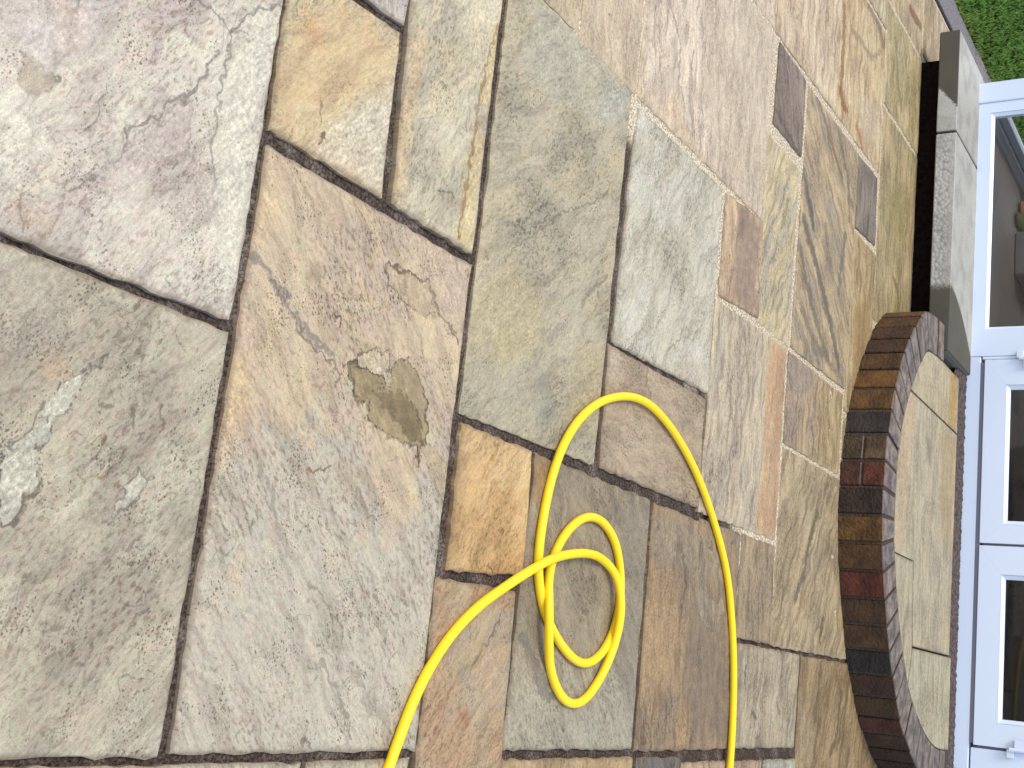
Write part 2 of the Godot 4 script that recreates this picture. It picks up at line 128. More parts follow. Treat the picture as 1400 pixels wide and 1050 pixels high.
		{"kind": "patch", "points": [-0.919, 2.582, -0.948, 2.732, -0.885, 2.711, -0.854, 2.607], "tone": [178, 172, 158], "amount": 0.50, "rim": 1, "deep": 0.3}]},
	{"corners": [-0.741, 2.585, -0.745, 3.183, -0.447, 3.190, -0.450, 2.599], "tones": [[181, 164, 144], [167, 152, 133], [176, 160, 136]], "grain": 1.54, "pits": 0.9, "dust": 0.00, "flow": 0.42, "marks": [{"kind": "seam", "points": [-0.741, 2.796, -0.704, 2.799, -0.675, 2.831], "wide": 0.0036, "tone": [140, 126, 112], "amount": 0.60, "deep": 0.4},
		{"kind": "seam", "points": [-0.659, 2.647, -0.662, 2.698, -0.645, 2.743], "wide": 0.0026, "tone": [150, 132, 112], "amount": 0.60, "deep": 0.4},
		{"kind": "patch", "points": [-0.725, 2.594, -0.740, 2.650, -0.672, 2.664, -0.652, 2.621], "tone": [192, 182, 166], "amount": 0.60, "rim": 0, "deep": 0.0}]},
	{"corners": [-1.356, 3.211, -1.377, 3.516, -1.072, 3.525, -1.047, 3.212], "tones": [[200, 178, 151], [192, 172, 148], [185, 161, 135]], "grain": 0.05, "pits": 0.4, "dust": 0.00, "flow": 0.75, "marks": [{"kind": "patch", "points": [-1.352, 3.331, -1.364, 3.503, -1.257, 3.492, -1.172, 3.477, -1.078, 3.520, -1.068, 3.423, -1.071, 3.316, -1.172, 3.302, -1.285, 3.309], "tone": [146, 127, 115], "amount": 0.90, "rim": 0, "deep": 0.1},
		{"kind": "patch", "points": [-1.356, 3.319, -1.356, 3.379, -1.276, 3.346, -1.265, 3.313], "tone": [120, 100, 98], "amount": 0.70, "rim": 0, "deep": 0.0}]},
	{"corners": [-1.993, 2.612, -1.993, 3.506, -1.377, 3.506, -1.377, 2.612], "tones": [[220, 206, 191], [208, 193, 178], [199, 185, 172]], "grain": -3.08, "pits": 0.7, "dust": 0.70, "flow": 0.75, "marks": [{"kind": "seam", "points": [-1.703, 2.737, -1.623, 2.825, -1.523, 2.835, -1.461, 2.881], "wide": 0.0040, "tone": [170, 150, 146], "amount": 0.60, "deep": 0.5},
		{"kind": "seam", "points": [-1.527, 2.712, -1.468, 2.738], "wide": 0.0048, "tone": [170, 150, 146], "amount": 0.60, "deep": 0.4},
		{"kind": "seam", "points": [-1.643, 2.910, -1.588, 2.906], "wide": 0.0061, "tone": [165, 148, 142], "amount": 0.60, "deep": 0.4},
		{"kind": "seam", "points": [-1.526, 2.402, -1.493, 2.429, -1.481, 2.443], "wide": 0.0045, "tone": [180, 165, 160], "amount": 0.60, "deep": 0.4},
		{"kind": "seam", "points": [-1.480, 2.479, -1.433, 2.461, -1.420, 2.491], "wide": 0.0036, "tone": [180, 165, 150], "amount": 0.50, "deep": 0.4},
		{"kind": "patch", "points": [-1.394, 2.642, -1.489, 2.851, -1.384, 2.946, -1.375, 2.874], "tone": [212, 188, 158], "amount": 0.60, "rim": 0, "deep": 0.0},
		{"kind": "patch", "points": [-1.862, 3.036, -2.098, 3.482, -1.684, 3.494, -1.383, 3.455, -1.404, 3.154, -1.572, 2.986], "tone": [192, 178, 160], "amount": 0.60, "rim": 0, "deep": 0.0}]},
	{"corners": [-2.299, 2.306, -2.299, 2.605, -1.377, 2.605, -1.377, 2.306], "tones": [[206, 190, 168], [196, 180, 160], [212, 198, 178]], "grain": 0.10, "pits": 0.6, "dust": 0.70, "flow": 0.42, "marks": []},
	{"corners": [-1.932, 2.001, -1.932, 2.299, -1.389, 2.299, -1.389, 2.001], "tones": [[200, 184, 160], [190, 174, 150], [206, 190, 164]], "grain": 0.10, "pits": 0.6, "dust": 0.50, "flow": 0.42, "marks": []},
	{"corners": [-2.910, 2.902, -2.910, 3.506, -2.006, 3.506, -2.006, 2.902], "tones": [[215, 199, 183], [203, 187, 172], [197, 180, 166]], "grain": 0.02, "pits": 0.5, "dust": 0.70, "flow": 0.75, "marks": []},
	{"corners": [-2.910, 2.612, -2.910, 2.895, -2.006, 2.895, -2.006, 2.612], "tones": [[207, 192, 176], [196, 180, 166], [190, 174, 160]], "grain": 0.02, "pits": 0.5, "dust": 0.70, "flow": 0.42, "marks": []},
	{"corners": [-1.990, 3.551, -1.981, 3.818, -1.704, 3.816, -1.710, 3.543], "tones": [[142, 128, 121], [133, 120, 114], [149, 135, 126]], "grain": 0.40, "pits": 0.4, "dust": 0.00, "flow": 0.75, "lift": 0.003, "marks": [{"kind": "seam", "points": [-1.753, 3.541, -1.729, 3.657, -1.701, 3.802], "wide": 0.0073, "tone": [110, 98, 92], "amount": 0.60, "deep": 0.4}]},
	{"corners": [-1.663, 3.513, -1.663, 3.812, -1.062, 3.812, -1.062, 3.513], "tones": [[206, 193, 159], [197, 185, 156], [185, 178, 164]], "grain": 2.69, "pits": 0.9, "dust": 0.50, "flow": 0.75, "marks": [{"kind": "patch", "points": [-1.354, 3.638, -1.452, 3.710, -1.418, 3.752, -1.337, 3.696], "tone": [165, 165, 160], "amount": 0.60, "rim": 1, "deep": 0.0},
		{"kind": "seam", "points": [-1.505, 3.528, -1.602, 3.681, -1.652, 3.744], "wide": 0.0072, "tone": [212, 200, 168], "amount": 0.80, "deep": -0.3}]},
	{"corners": [-1.035, 3.195, -1.047, 3.789, -0.441, 3.797, -0.438, 3.192], "tones": [[199, 187, 166], [190, 178, 162], [180, 171, 158]], "grain": 3.09, "pits": 0.7, "dust": 0.30, "flow": 0.75, "marks": [{"kind": "patch", "points": [-1.040, 3.631, -1.044, 3.697, -0.830, 3.697, -0.625, 3.697, -0.444, 3.706, -0.442, 3.630, -0.684, 3.647, -0.860, 3.626], "tone": [203, 156, 116], "amount": 0.80, "rim": 0, "deep": 0.0},
		{"kind": "patch", "points": [-1.040, 3.698, -1.036, 3.775, -0.755, 3.779, -0.447, 3.797, -0.446, 3.718, -0.696, 3.710], "tone": [184, 138, 102], "amount": 0.75, "rim": 0, "deep": 0.0},
		{"kind": "seam", "points": [-1.059, 3.365, -0.968, 3.430, -0.868, 3.474], "wide": 0.0043, "tone": [165, 155, 142], "amount": 0.60, "deep": 0.3}]},
	{"corners": [-0.426, 3.522, -0.426, 3.812, -0.127, 3.812, -0.127, 3.522], "tones": [[166, 149, 125], [158, 143, 124], [174, 156, 131]], "grain": 0.10, "pits": 0.5, "dust": 0.00, "flow": 0.75, "marks": []},
	{"corners": [-0.423, 3.208, -0.423, 3.515, -0.127, 3.515, -0.127, 3.208], "tones": [[156, 143, 126], [145, 133, 118], [164, 151, 135]], "grain": 0.10, "pits": 0.5, "dust": 0.00, "flow": 0.75, "marks": []},
	{"corners": [-1.046, 3.819, -1.046, 4.117, -0.750, 4.117, -0.750, 3.819], "tones": [[178, 159, 135], [162, 147, 135], [187, 166, 135]], "grain": 0.10, "pits": 0.5, "dust": 0.30, "flow": 0.75, "marks": [{"kind": "patch", "points": [-1.039, 3.802, -1.049, 4.062, -0.982, 4.044, -0.919, 3.934, -0.946, 3.841], "tone": [150, 140, 133], "amount": 0.75, "rim": 1, "deep": 0.1}]},
	{"corners": [-1.046, 4.124, -1.046, 4.414, -0.750, 4.414, -0.750, 4.124], "tones": [[180, 163, 130], [170, 153, 124], [187, 168, 133]], "grain": 0.10, "pits": 0.6, "dust": 0.30, "flow": 0.75, "marks": []},
	{"corners": [-0.740, 3.819, -0.740, 4.698, -0.124, 4.698, -0.124, 3.819], "tones": [[182, 167, 139], [168, 153, 128], [156, 143, 122]], "grain": 2.67, "pits": 0.7, "dust": 0.30, "flow": 0.75, "marks": [{"kind": "seam", "points": [-0.589, 4.195, -0.483, 4.137, -0.382, 4.094, -0.281, 4.024], "wide": 0.0148, "tone": [118, 108, 95], "amount": 0.70, "deep": 0.4},
		{"kind": "seam", "points": [-0.214, 4.052, -0.312, 4.107], "wide": 0.0123, "tone": [188, 160, 112], "amount": 0.70, "deep": 0.2},
		{"kind": "seam", "points": [-0.235, 4.317, -0.161, 4.307], "wide": 0.0103, "tone": [110, 96, 78], "amount": 0.70, "deep": 0.4},
		{"kind": "seam", "points": [-0.758, 4.304, -0.650, 4.265], "wide": 0.0077, "tone": [140, 126, 106], "amount": 0.60, "deep": 0.3}]},
	{"corners": [-0.114, 3.522, -0.114, 4.102, 0.178, 4.102, 0.178, 3.522], "tones": [[179, 169, 149], [168, 158, 141], [187, 178, 162]], "grain": 2.97, "pits": 0.8, "dust": 0.00, "flow": 0.75, "marks": [{"kind": "seam", "points": [-0.054, 3.619, -0.003, 3.623], "wide": 0.0066, "tone": [120, 112, 100], "amount": 0.70, "deep": 0.5},
		{"kind": "seam", "points": [0.078, 3.693, 0.092, 3.733], "wide": 0.0090, "tone": [120, 112, 100], "amount": 0.70, "deep": 0.4},
		{"kind": "patch", "points": [-0.110, 3.520, -0.113, 3.561, 0.172, 3.622, 0.171, 3.575], "tone": [128, 118, 104], "amount": 0.70, "rim": 0, "deep": 0.0},
		{"kind": "seam", "points": [0.041, 3.904, 0.074, 3.937], "wide": 0.0059, "tone": [140, 130, 116], "amount": 0.60, "deep": 0.3}]},
	{"corners": [-0.111, 4.115, -0.111, 5.095, 0.505, 5.095, 0.505, 4.115], "tones": [[168, 148, 116], [156, 137, 108], [139, 120, 93]], "grain": 2.79, "pits": 0.8, "dust": 0.00, "flow": 0.75, "marks": [{"kind": "seam", "points": [-0.090, 4.320, -0.017, 4.317, 0.079, 4.272], "wide": 0.0155, "tone": [128, 110, 84], "amount": 0.60, "deep": 0.4},
		{"kind": "seam", "points": [-0.002, 4.571, 0.123, 4.550, 0.196, 4.479], "wide": 0.0122, "tone": [118, 104, 86], "amount": 0.70, "deep": 0.4},
		{"kind": "patch", "points": [0.013, 4.109, 0.125, 4.304, 0.242, 4.287, 0.240, 4.152], "tone": [172, 160, 138], "amount": 0.60, "rim": 0, "deep": 0.0}]},
	{"corners": [0.197, 0.729, 0.195, 1.667, 0.814, 1.653, 0.814, 0.729], "tones": [[190, 187, 170], [180, 176, 160], [196, 190, 172]], "grain": 0.10, "pits": 0.8, "dust": 0.00, "flow": 0.42, "marks": []},
	{"corners": [0.195, 1.682, 0.193, 1.969, 0.814, 1.904, 0.814, 1.707], "tones": [[191, 184, 164], [180, 174, 156], [198, 190, 168]], "grain": 0.10, "pits": 0.8, "dust": 0.00, "flow": 0.42, "marks": []},
	{"corners": [0.197, 2.295, 0.198, 2.915, 1.120, 3.009, 1.120, 2.179], "tones": [[178, 153, 118], [168, 146, 116], [186, 164, 130]], "grain": 0.10, "pits": 0.8, "dust": 0.00, "flow": 0.42, "marks": []},
	{"corners": [0.198, 2.927, 0.200, 3.190, 0.509, 3.218, 0.509, 2.959], "tones": [[116, 111, 110], [135, 124, 116], [101, 99, 101]], "grain": 0.20, "pits": 0.6, "dust": 0.00, "flow": 0.75, "marks": []},
	{"corners": [0.213, 3.208, 0.213, 3.812, 1.117, 3.812, 1.117, 3.208], "tones": [[178, 158, 137], [168, 149, 131], [185, 166, 143]], "grain": 0.10, "pits": 0.7, "dust": 0.00, "flow": 0.75, "marks": []},
	{"corners": [0.213, 3.819, 0.213, 4.117, 0.811, 4.117, 0.811, 3.819], "tones": [[187, 189, 180], [176, 176, 168], [195, 195, 187]], "grain": 0.10, "pits": 0.7, "dust": 0.00, "flow": 0.75, "marks": []},
	{"corners": [-2.940, 3.513, -2.940, 4.142, -2.006, 4.142, -2.006, 3.513], "tones": [[214, 197, 174], [203, 185, 162], [195, 176, 156]], "grain": 0.00, "pits": 0.4, "dust": 0.60, "flow": 0.75, "marks": []},
	{"corners": [-1.976, 3.851, -1.975, 4.439, -1.067, 4.428, -1.064, 3.833], "tones": [[188, 170, 141], [174, 158, 135], [156, 147, 135]], "grain": -2.30, "pits": 0.5, "dust": 0.30, "flow": 0.75, "marks": [{"kind": "seam", "points": [-1.676, 3.837, -1.587, 3.907, -1.521, 3.975], "wide": 0.0151, "tone": [110, 112, 114], "amount": 0.75, "deep": 0.3},
		{"kind": "seam", "points": [-1.509, 3.868, -1.443, 3.973, -1.333, 4.115, -1.192, 4.267, -1.129, 4.330], "wide": 0.0206, "tone": [116, 112, 108], "amount": 0.70, "deep": 0.3},
		{"kind": "seam", "points": [-1.423, 3.839, -1.323, 3.918, -1.212, 4.056, -1.121, 4.195], "wide": 0.0177, "tone": [126, 120, 112], "amount": 0.65, "deep": 0.3},
		{"kind": "seam", "points": [-1.616, 4.322, -1.498, 4.299, -1.382, 4.276], "wide": 0.0162, "tone": [122, 120, 116], "amount": 0.60, "deep": 0.3},
		{"kind": "seam", "points": [-1.914, 4.223, -1.816, 4.332, -1.684, 4.356], "wide": 0.0125, "tone": [128, 114, 104], "amount": 0.60, "deep": 0.3},
		{"kind": "seam", "points": [-1.964, 3.957, -1.889, 4.096, -1.809, 4.242], "wide": 0.0107, "tone": [150, 124, 98], "amount": 0.60, "deep": 0.2},
		{"kind": "seam", "points": [-1.217, 3.900, -1.153, 4.027, -1.106, 4.240], "wide": 0.0175, "tone": [150, 134, 122], "amount": 0.70, "deep": 0.2},
		{"kind": "seam", "points": [-1.639, 4.083, -1.496, 4.211, -1.323, 4.349], "wide": 0.0080, "tone": [196, 184, 156], "amount": 0.60, "deep": -0.2}]},
	{"corners": [-1.971, 4.447, -1.980, 4.700, -1.702, 4.712, -1.686, 4.449], "tones": [[136, 127, 120], [126, 119, 114], [145, 137, 128]], "grain": 0.05, "pits": 0.3, "dust": 0.00, "flow": 0.75, "lift": 0.003, "marks": []},
	{"corners": [-1.672, 4.436, -1.672, 4.728, -0.992, 4.728, -0.992, 4.436], "tones": [[189, 170, 135], [178, 160, 126], [160, 143, 112]], "grain": 0.15, "pits": 0.5, "dust": 0.30, "flow": 0.75, "marks": [{"kind": "patch", "points": [-1.384, 4.466, -1.506, 4.680, -1.300, 4.666, -1.151, 4.527], "tone": [158, 128, 84], "amount": 0.60, "rim": 0, "deep": 0.0}]},
	{"corners": [-0.970, 4.436, -0.970, 4.728, -0.197, 4.728, -0.197, 4.436], "tones": [[180, 162, 126], [170, 153, 120], [156, 139, 108]], "grain": 0.15, "pits": 0.5, "dust": 0.00, "flow": 0.75, "marks": []},
	{"corners": [-2.610, 4.155, -2.610, 4.722, -2.006, 4.722, -2.006, 4.155], "tones": [[204, 185, 151], [193, 172, 141], [214, 197, 168]], "grain": 0.06, "pits": 0.4, "dust": 0.50, "flow": 0.75, "marks": [{"kind": "seam", "points": [-2.435, 4.174, -2.298, 4.189, -2.123, 4.185], "wide": 0.0198, "tone": [150, 108, 70], "amount": 0.60, "deep": 0.2},
		{"kind": "seam", "points": [-2.603, 4.464, -2.591, 4.592, -2.544, 4.688], "wide": 0.0248, "tone": [140, 122, 98], "amount": 0.65, "deep": 0.3},
		{"kind": "seam", "points": [-2.110, 4.187, -2.078, 4.211, -2.075, 4.267], "wide": 0.0195, "tone": [160, 105, 66], "amount": 0.70, "deep": 0.2},
		{"kind": "seam", "points": [-2.061, 4.401, -2.016, 4.468], "wide": 0.0174, "tone": [176, 120, 74], "amount": 0.60, "deep": 0.1},
		{"kind": "seam", "points": [-2.398, 4.274, -2.410, 4.418, -2.409, 4.540, -2.500, 4.663], "wide": 0.0121, "tone": [178, 160, 132], "amount": 0.70, "deep": 0.4},
		{"kind": "patch", "points": [-2.202, 4.357, -2.246, 4.653, -2.124, 4.729, -2.051, 4.482], "tone": [208, 194, 176], "amount": 0.60, "rim": 0, "deep": 0.0}]},
	{"corners": [-3.139, 4.155, -3.139, 4.722, -2.626, 4.722, -2.626, 4.155], "tones": [[203, 191, 164], [193, 178, 151], [183, 170, 145]], "grain": 0.03, "pits": 0.4, "dust": 0.50, "flow": 0.75, "marks": []},
	{"corners": [-2.299, 4.741, -2.299, 5.290, -1.420, 5.290, -1.420, 4.741], "tones": [[185, 169, 135], [172, 160, 126], [160, 150, 116]], "grain": 0.08, "pits": 0.6, "dust": 0.30, "flow": 0.75, "marks": [{"kind": "patch", "points": [-1.990, 4.862, -2.127, 5.133, -1.873, 5.152, -1.797, 4.930], "tone": [150, 138, 94], "amount": 0.60, "rim": 0, "deep": 0.0},
		{"kind": "seam", "points": [-1.665, 4.998, -1.626, 5.074, -1.544, 5.112], "wide": 0.0157, "tone": [140, 122, 84], "amount": 0.60, "deep": 0.2}]},
	{"corners": [-2.757, 4.741, -2.757, 5.290, -2.318, 5.290, -2.318, 4.741], "tones": [[193, 178, 147], [178, 166, 131], [170, 158, 116]], "grain": 0.05, "pits": 0.5, "dust": 0.50, "flow": 0.75, "marks": [{"kind": "seam", "points": [-2.632, 4.866, -2.496, 4.925, -2.395, 4.990], "wide": 0.0129, "tone": [150, 138, 108], "amount": 0.50, "deep": 0.2}]},
	{"corners": [-3.139, 4.741, -3.139, 5.290, -2.773, 5.290, -2.773, 4.741], "tones": [[195, 178, 149], [183, 166, 137], [174, 156, 126]], "grain": 0.02, "pits": 0.4, "dust": 0.50, "flow": 0.75, "marks": [{"kind": "seam", "points": [-2.895, 5.065, -2.897, 5.155, -2.905, 5.246], "wide": 0.0242, "tone": [150, 106, 72], "amount": 0.80, "deep": 0.2}]},
	{"corners": [-3.139, 5.310, -3.139, 6.012, -2.801, 6.012, -2.801, 5.310], "tones": [[199, 187, 164], [187, 170, 143], [166, 147, 116]], "grain": 0.00, "pits": 0.4, "dust": 0.50, "flow": 0.75, "marks": []},
	{"corners": [-3.139, 6.031, -3.139, 6.867, -2.801, 6.867, -2.801, 6.031], "tones": [[199, 187, 164], [187, 170, 143], [166, 147, 116]], "grain": 0.00, "pits": 0.4, "dust": 0.50, "flow": 0.75, "marks": []},
]

var strata: FastNoiseLite
var fine: FastNoiseLite
var taken := {}
var lock := Mutex.new()
var painted := {}
var common := []

# ---------------------------------------------------------------- shapes
class Shape:
	var v := PackedVector3Array()
	var n := PackedVector3Array()
	var uv := PackedVector2Array()
	var c := PackedColorArray()
	var t := PackedInt32Array()

	func point(p: Vector3, normal: Vector3, at := Vector2.ZERO, color := Color.WHITE) -> int:
		v.append(p)
		n.append(normal)
		uv.append(at)
		c.append(color)
		return v.size() - 1

	# a triangle that faces along its corners' normals (front faces run clockwise)
	func tri(a: int, b: int, d: int) -> void:
		var g := (v[b] - v[a]).cross(v[d] - v[a])
		if g.dot(n[a] + n[b] + n[d]) > 0.0:
			t.append_array(PackedInt32Array([a, d, b]))
		else:
			t.append_array(PackedInt32Array([a, b, d]))

	func quad(a: int, b: int, d: int, e: int) -> void:
		tri(a, b, d)
		tri(a, d, e)

	# a block with eight corners (bit 0 = x side, bit 1 = y side, bit 2 = z side) and chamfered edges; tints = [all] or one per face -x +x -y +y -z +z
	func block(k: Array, chamfer: float, tints := [Color.WHITE]) -> void:
		var mid := Vector3.ZERO
		for p in k:
			mid += p / 8.0
		var at := []
		for i in 8:
			var three := []
			for axis in 3:
				var p: Vector3 = k[i]
				for other in 3:
					if other != axis:
						var e: Vector3 = k[i ^ (1 << other)] - k[i]
						p += e.normalized() * minf(chamfer, e.length() * 0.45)
				var o1: Vector3 = k[i ^ (1 << ((axis + 1) % 3))] - k[i]
				var o2: Vector3 = k[i ^ (1 << ((axis + 2) % 3))] - k[i]
				var nn := o1.cross(o2).normalized()
				if nn.dot(k[i] - mid) < 0.0:
					nn = -nn
				var side := axis * 2 + ((i >> axis) & 1)
				three.append(point(p, nn, Vector2.ZERO, tints[side % tints.size()]))
			at.append(three)
		for axis in 3:
			var b1 := 1 << ((axis + 1) % 3)
			var b2 := 1 << ((axis + 2) % 3)
			for side in 2:
				var s := side << axis
				quad(at[s][axis], at[s | b1][axis], at[s | b1 | b2][axis], at[s | b2][axis])
			for i in 4:
				var s := (b1 if i & 1 else 0) | (b2 if i & 2 else 0)
				var e := s | (1 << axis)
				var f := (axis + 1) % 3
				var g := (axis + 2) % 3
				quad(at[s][f], at[e][f], at[e][g], at[s][g])
		for i in 8:
			tri(at[i][0], at[i][1], at[i][2])

	# x from..to, y from..to, depth from..to
	func box(x0: float, x1: float, y0: float, y1: float, d0: float, d1: float, chamfer := 0.003, tints := [Color.WHITE]) -> void:
		var k := []
		for i in 8:
			k.append(Vector3(x1 if i & 1 else x0, y1 if i & 2 else y0, -d0 if i & 4 else -d1))
		block(k, chamfer, tints)

	func tube(path: PackedVector3Array, radius: float, sides: int) -> void:
		var up := Vector3.UP
		var before := -1
		for i in path.size():
			var along := (path[mini(i + 1, path.size() - 1)] - path[maxi(i - 1, 0)]).normalized()
			var side := along.cross(up).normalized()
			var top := side.cross(along)
			var start := v.size()
			for s in sides + 1:
				var a := TAU * s / sides
				var o := side * cos(a) + top * sin(a)
				point(path[i] + o * radius, o, Vector2(float(s) / sides, i * 0.1))
			if before >= 0:
				for s in sides:
					quad(before + s, before + s + 1, start + s + 1, start + s)
			before = start
		for cap in [0, path.size() - 1]:
			var out := (path[cap] - path[1 if cap == 0 else cap - 1]).normalized()
			var m := point(path[cap], out)
			var first := v.size()
			for s in sides:
				var a := TAU * s / sides
				var al := (path[mini(cap + 1, path.size() - 1)] - path[maxi(cap - 1, 0)]).normalized()
				var sd := al.cross(up).normalized()
				point(path[cap] + (sd * cos(a) + sd.cross(al) * sin(a)) * radius, out)
			for s in sides:
				tri(m, first + s, first + (s + 1) % sides)

	# a soft, rounded body (a stuffed cushion, a pouffe)
	func stuffed(mid: Vector3, half: Vector3, square: float, pucker: float) -> void:
		var rows := 20
		var cols := 36
		var start := v.size()
		for r in rows + 1:
			for s in cols + 1:
				var la := PI * (float(r) / rows - 0.5)
				var lo := TAU * s / cols
				var e := func(x: float) -> float: return signf(x) * pow(absf(x), square)
				var cl: float = pow(absf(cos(la)), 0.8)
				var p := Vector3(e.call(cos(lo)) * cl, sin(la), e.call(sin(lo)) * cl)
				var flat := 1.0 - pucker * pow(maxf(absf(p.x), absf(p.z)), 3.0)
				var q := Vector3(p.x, p.y * flat, p.z)
				point(mid + q * half, Vector3(p.x / half.x, p.y / half.y, p.z / half.z).normalized(), Vector2(float(s) / cols, float(r) / rows))
		for r in rows:
			for s in cols:
				var a := start + r * (cols + 1) + s
				quad(a, a + 1, a + cols + 2, a + cols + 1)

	func made() -> ArrayMesh:
		var a := []
		a.resize(Mesh.ARRAY_MAX)
		a[Mesh.ARRAY_VERTEX] = v
		a[Mesh.ARRAY_NORMAL] = n
		a[Mesh.ARRAY_TEX_UV] = uv
		a[Mesh.ARRAY_COLOR] = c
		a[Mesh.ARRAY_INDEX] = t
		var m := ArrayMesh.new()
		m.add_surface_from_arrays(Mesh.PRIMITIVE_TRIANGLES, a)
		return m

# ---------------------------------------------------------------- objects
func numbered(called: String, under: Node) -> String:
	var key := [called, under.get_instance_id()]
	var k: int = taken.get(key, 0)
	taken[key] = k + 1
	return called if k == 0 else "%s_%03d" % [called, k]

func put(called: String, s: Shape, m: Material, under: Node = self) -> MeshInstance3D:
	var o := MeshInstance3D.new()
	o.name = numbered(called, under)
	o.mesh = s.made()
	o.material_override = m
	under.add_child(o, true)
	return o

func thing(called: String, label: String, category: String, at: Vector3) -> Node3D:
	var o := Node3D.new()
	o.name = numbered(called, self)
	o.position = at
	add_child(o, true)
	return tag(o, label, category)

func tag(o: Node3D, label: String, category: String, kind := "", group := "") -> Node3D:
	o.set_meta("label", label)
	o.set_meta("category", category)
	if kind:
		o.set_meta("kind", kind)
	if group:
		o.set_meta("group", group)
	return o

func moved(s: Shape, by: Vector3) -> Shape:
	for i in s.v.size():
		s.v[i] += by
	return s

# a colour as it is seen in daylight -> the base colour (linear) that vertex colours want
func lin(r: float, g: float, b: float, k := 1.0) -> Color:
	return Color(r / 255.0 * k, g / 255.0 * k, b / 255.0 * k).srgb_to_linear()

func tone(r: float, g: float, b: float, k := 1.0) -> Color:
	return Color(r / 255.0 * k, g / 255.0 * k, b / 255.0 * k)

func plain(color: Color, rough: float, specular := 0.4) -> StandardMaterial3D:
	var m := StandardMaterial3D.new()
	m.albedo_color = color
	m.roughness = rough
	m.metallic_specular = specular
	return m

func noise(kind: int, seed_: int, octaves: int, frequency: float) -> FastNoiseLite:
	var f := FastNoiseLite.new()
	f.noise_type = kind
	f.seed = seed_
	f.frequency = frequency
	f.fractal_type = FastNoiseLite.FRACTAL_FBM if octaves > 1 else FastNoiseLite.FRACTAL_NONE
	f.fractal_octaves = octaves
	f.fractal_gain = 0.55
	return f

# a square of noise that repeats without a seam, from a low colour to a high colour
func grain(kind: int, seed_: int, octaves: int, frequency: float, low: float, high: float, side := 512) -> ImageTexture:
	var im := noise(kind, seed_, octaves, frequency).get_seamless_image(side, side)
	im.convert(Image.FORMAT_L8)
	var data := im.get_data()
	for i in data.size():
		data[i] = clampi(int(lerpf(low, high, data[i] / 255.0) * 255.0), 0, 255)
	return ImageTexture.create_from_image(Image.create_from_data(side, side, false, Image.FORMAT_L8, data))

func column(n: float) -> float:
	return FIRST_COLUMN + n * UNIT

func row(m: float) -> float:
	return FIRST_ROW + m * UNIT

# ---------------------------------------------------------------- riven sandstone
func segment(p: Vector2, a: Vector2, b: Vector2) -> float:
	var ab := b - a
	var k := clampf((p - a).dot(ab) / maxf(ab.length_squared(), 1e-9), 0.0, 1.0)
	return p.distance_to(a + ab * k)

func paint_slab(i: int) -> void:
	var made := paint(SLABS[i], i)
	lock.lock()
	painted[i] = made
	lock.unlock()

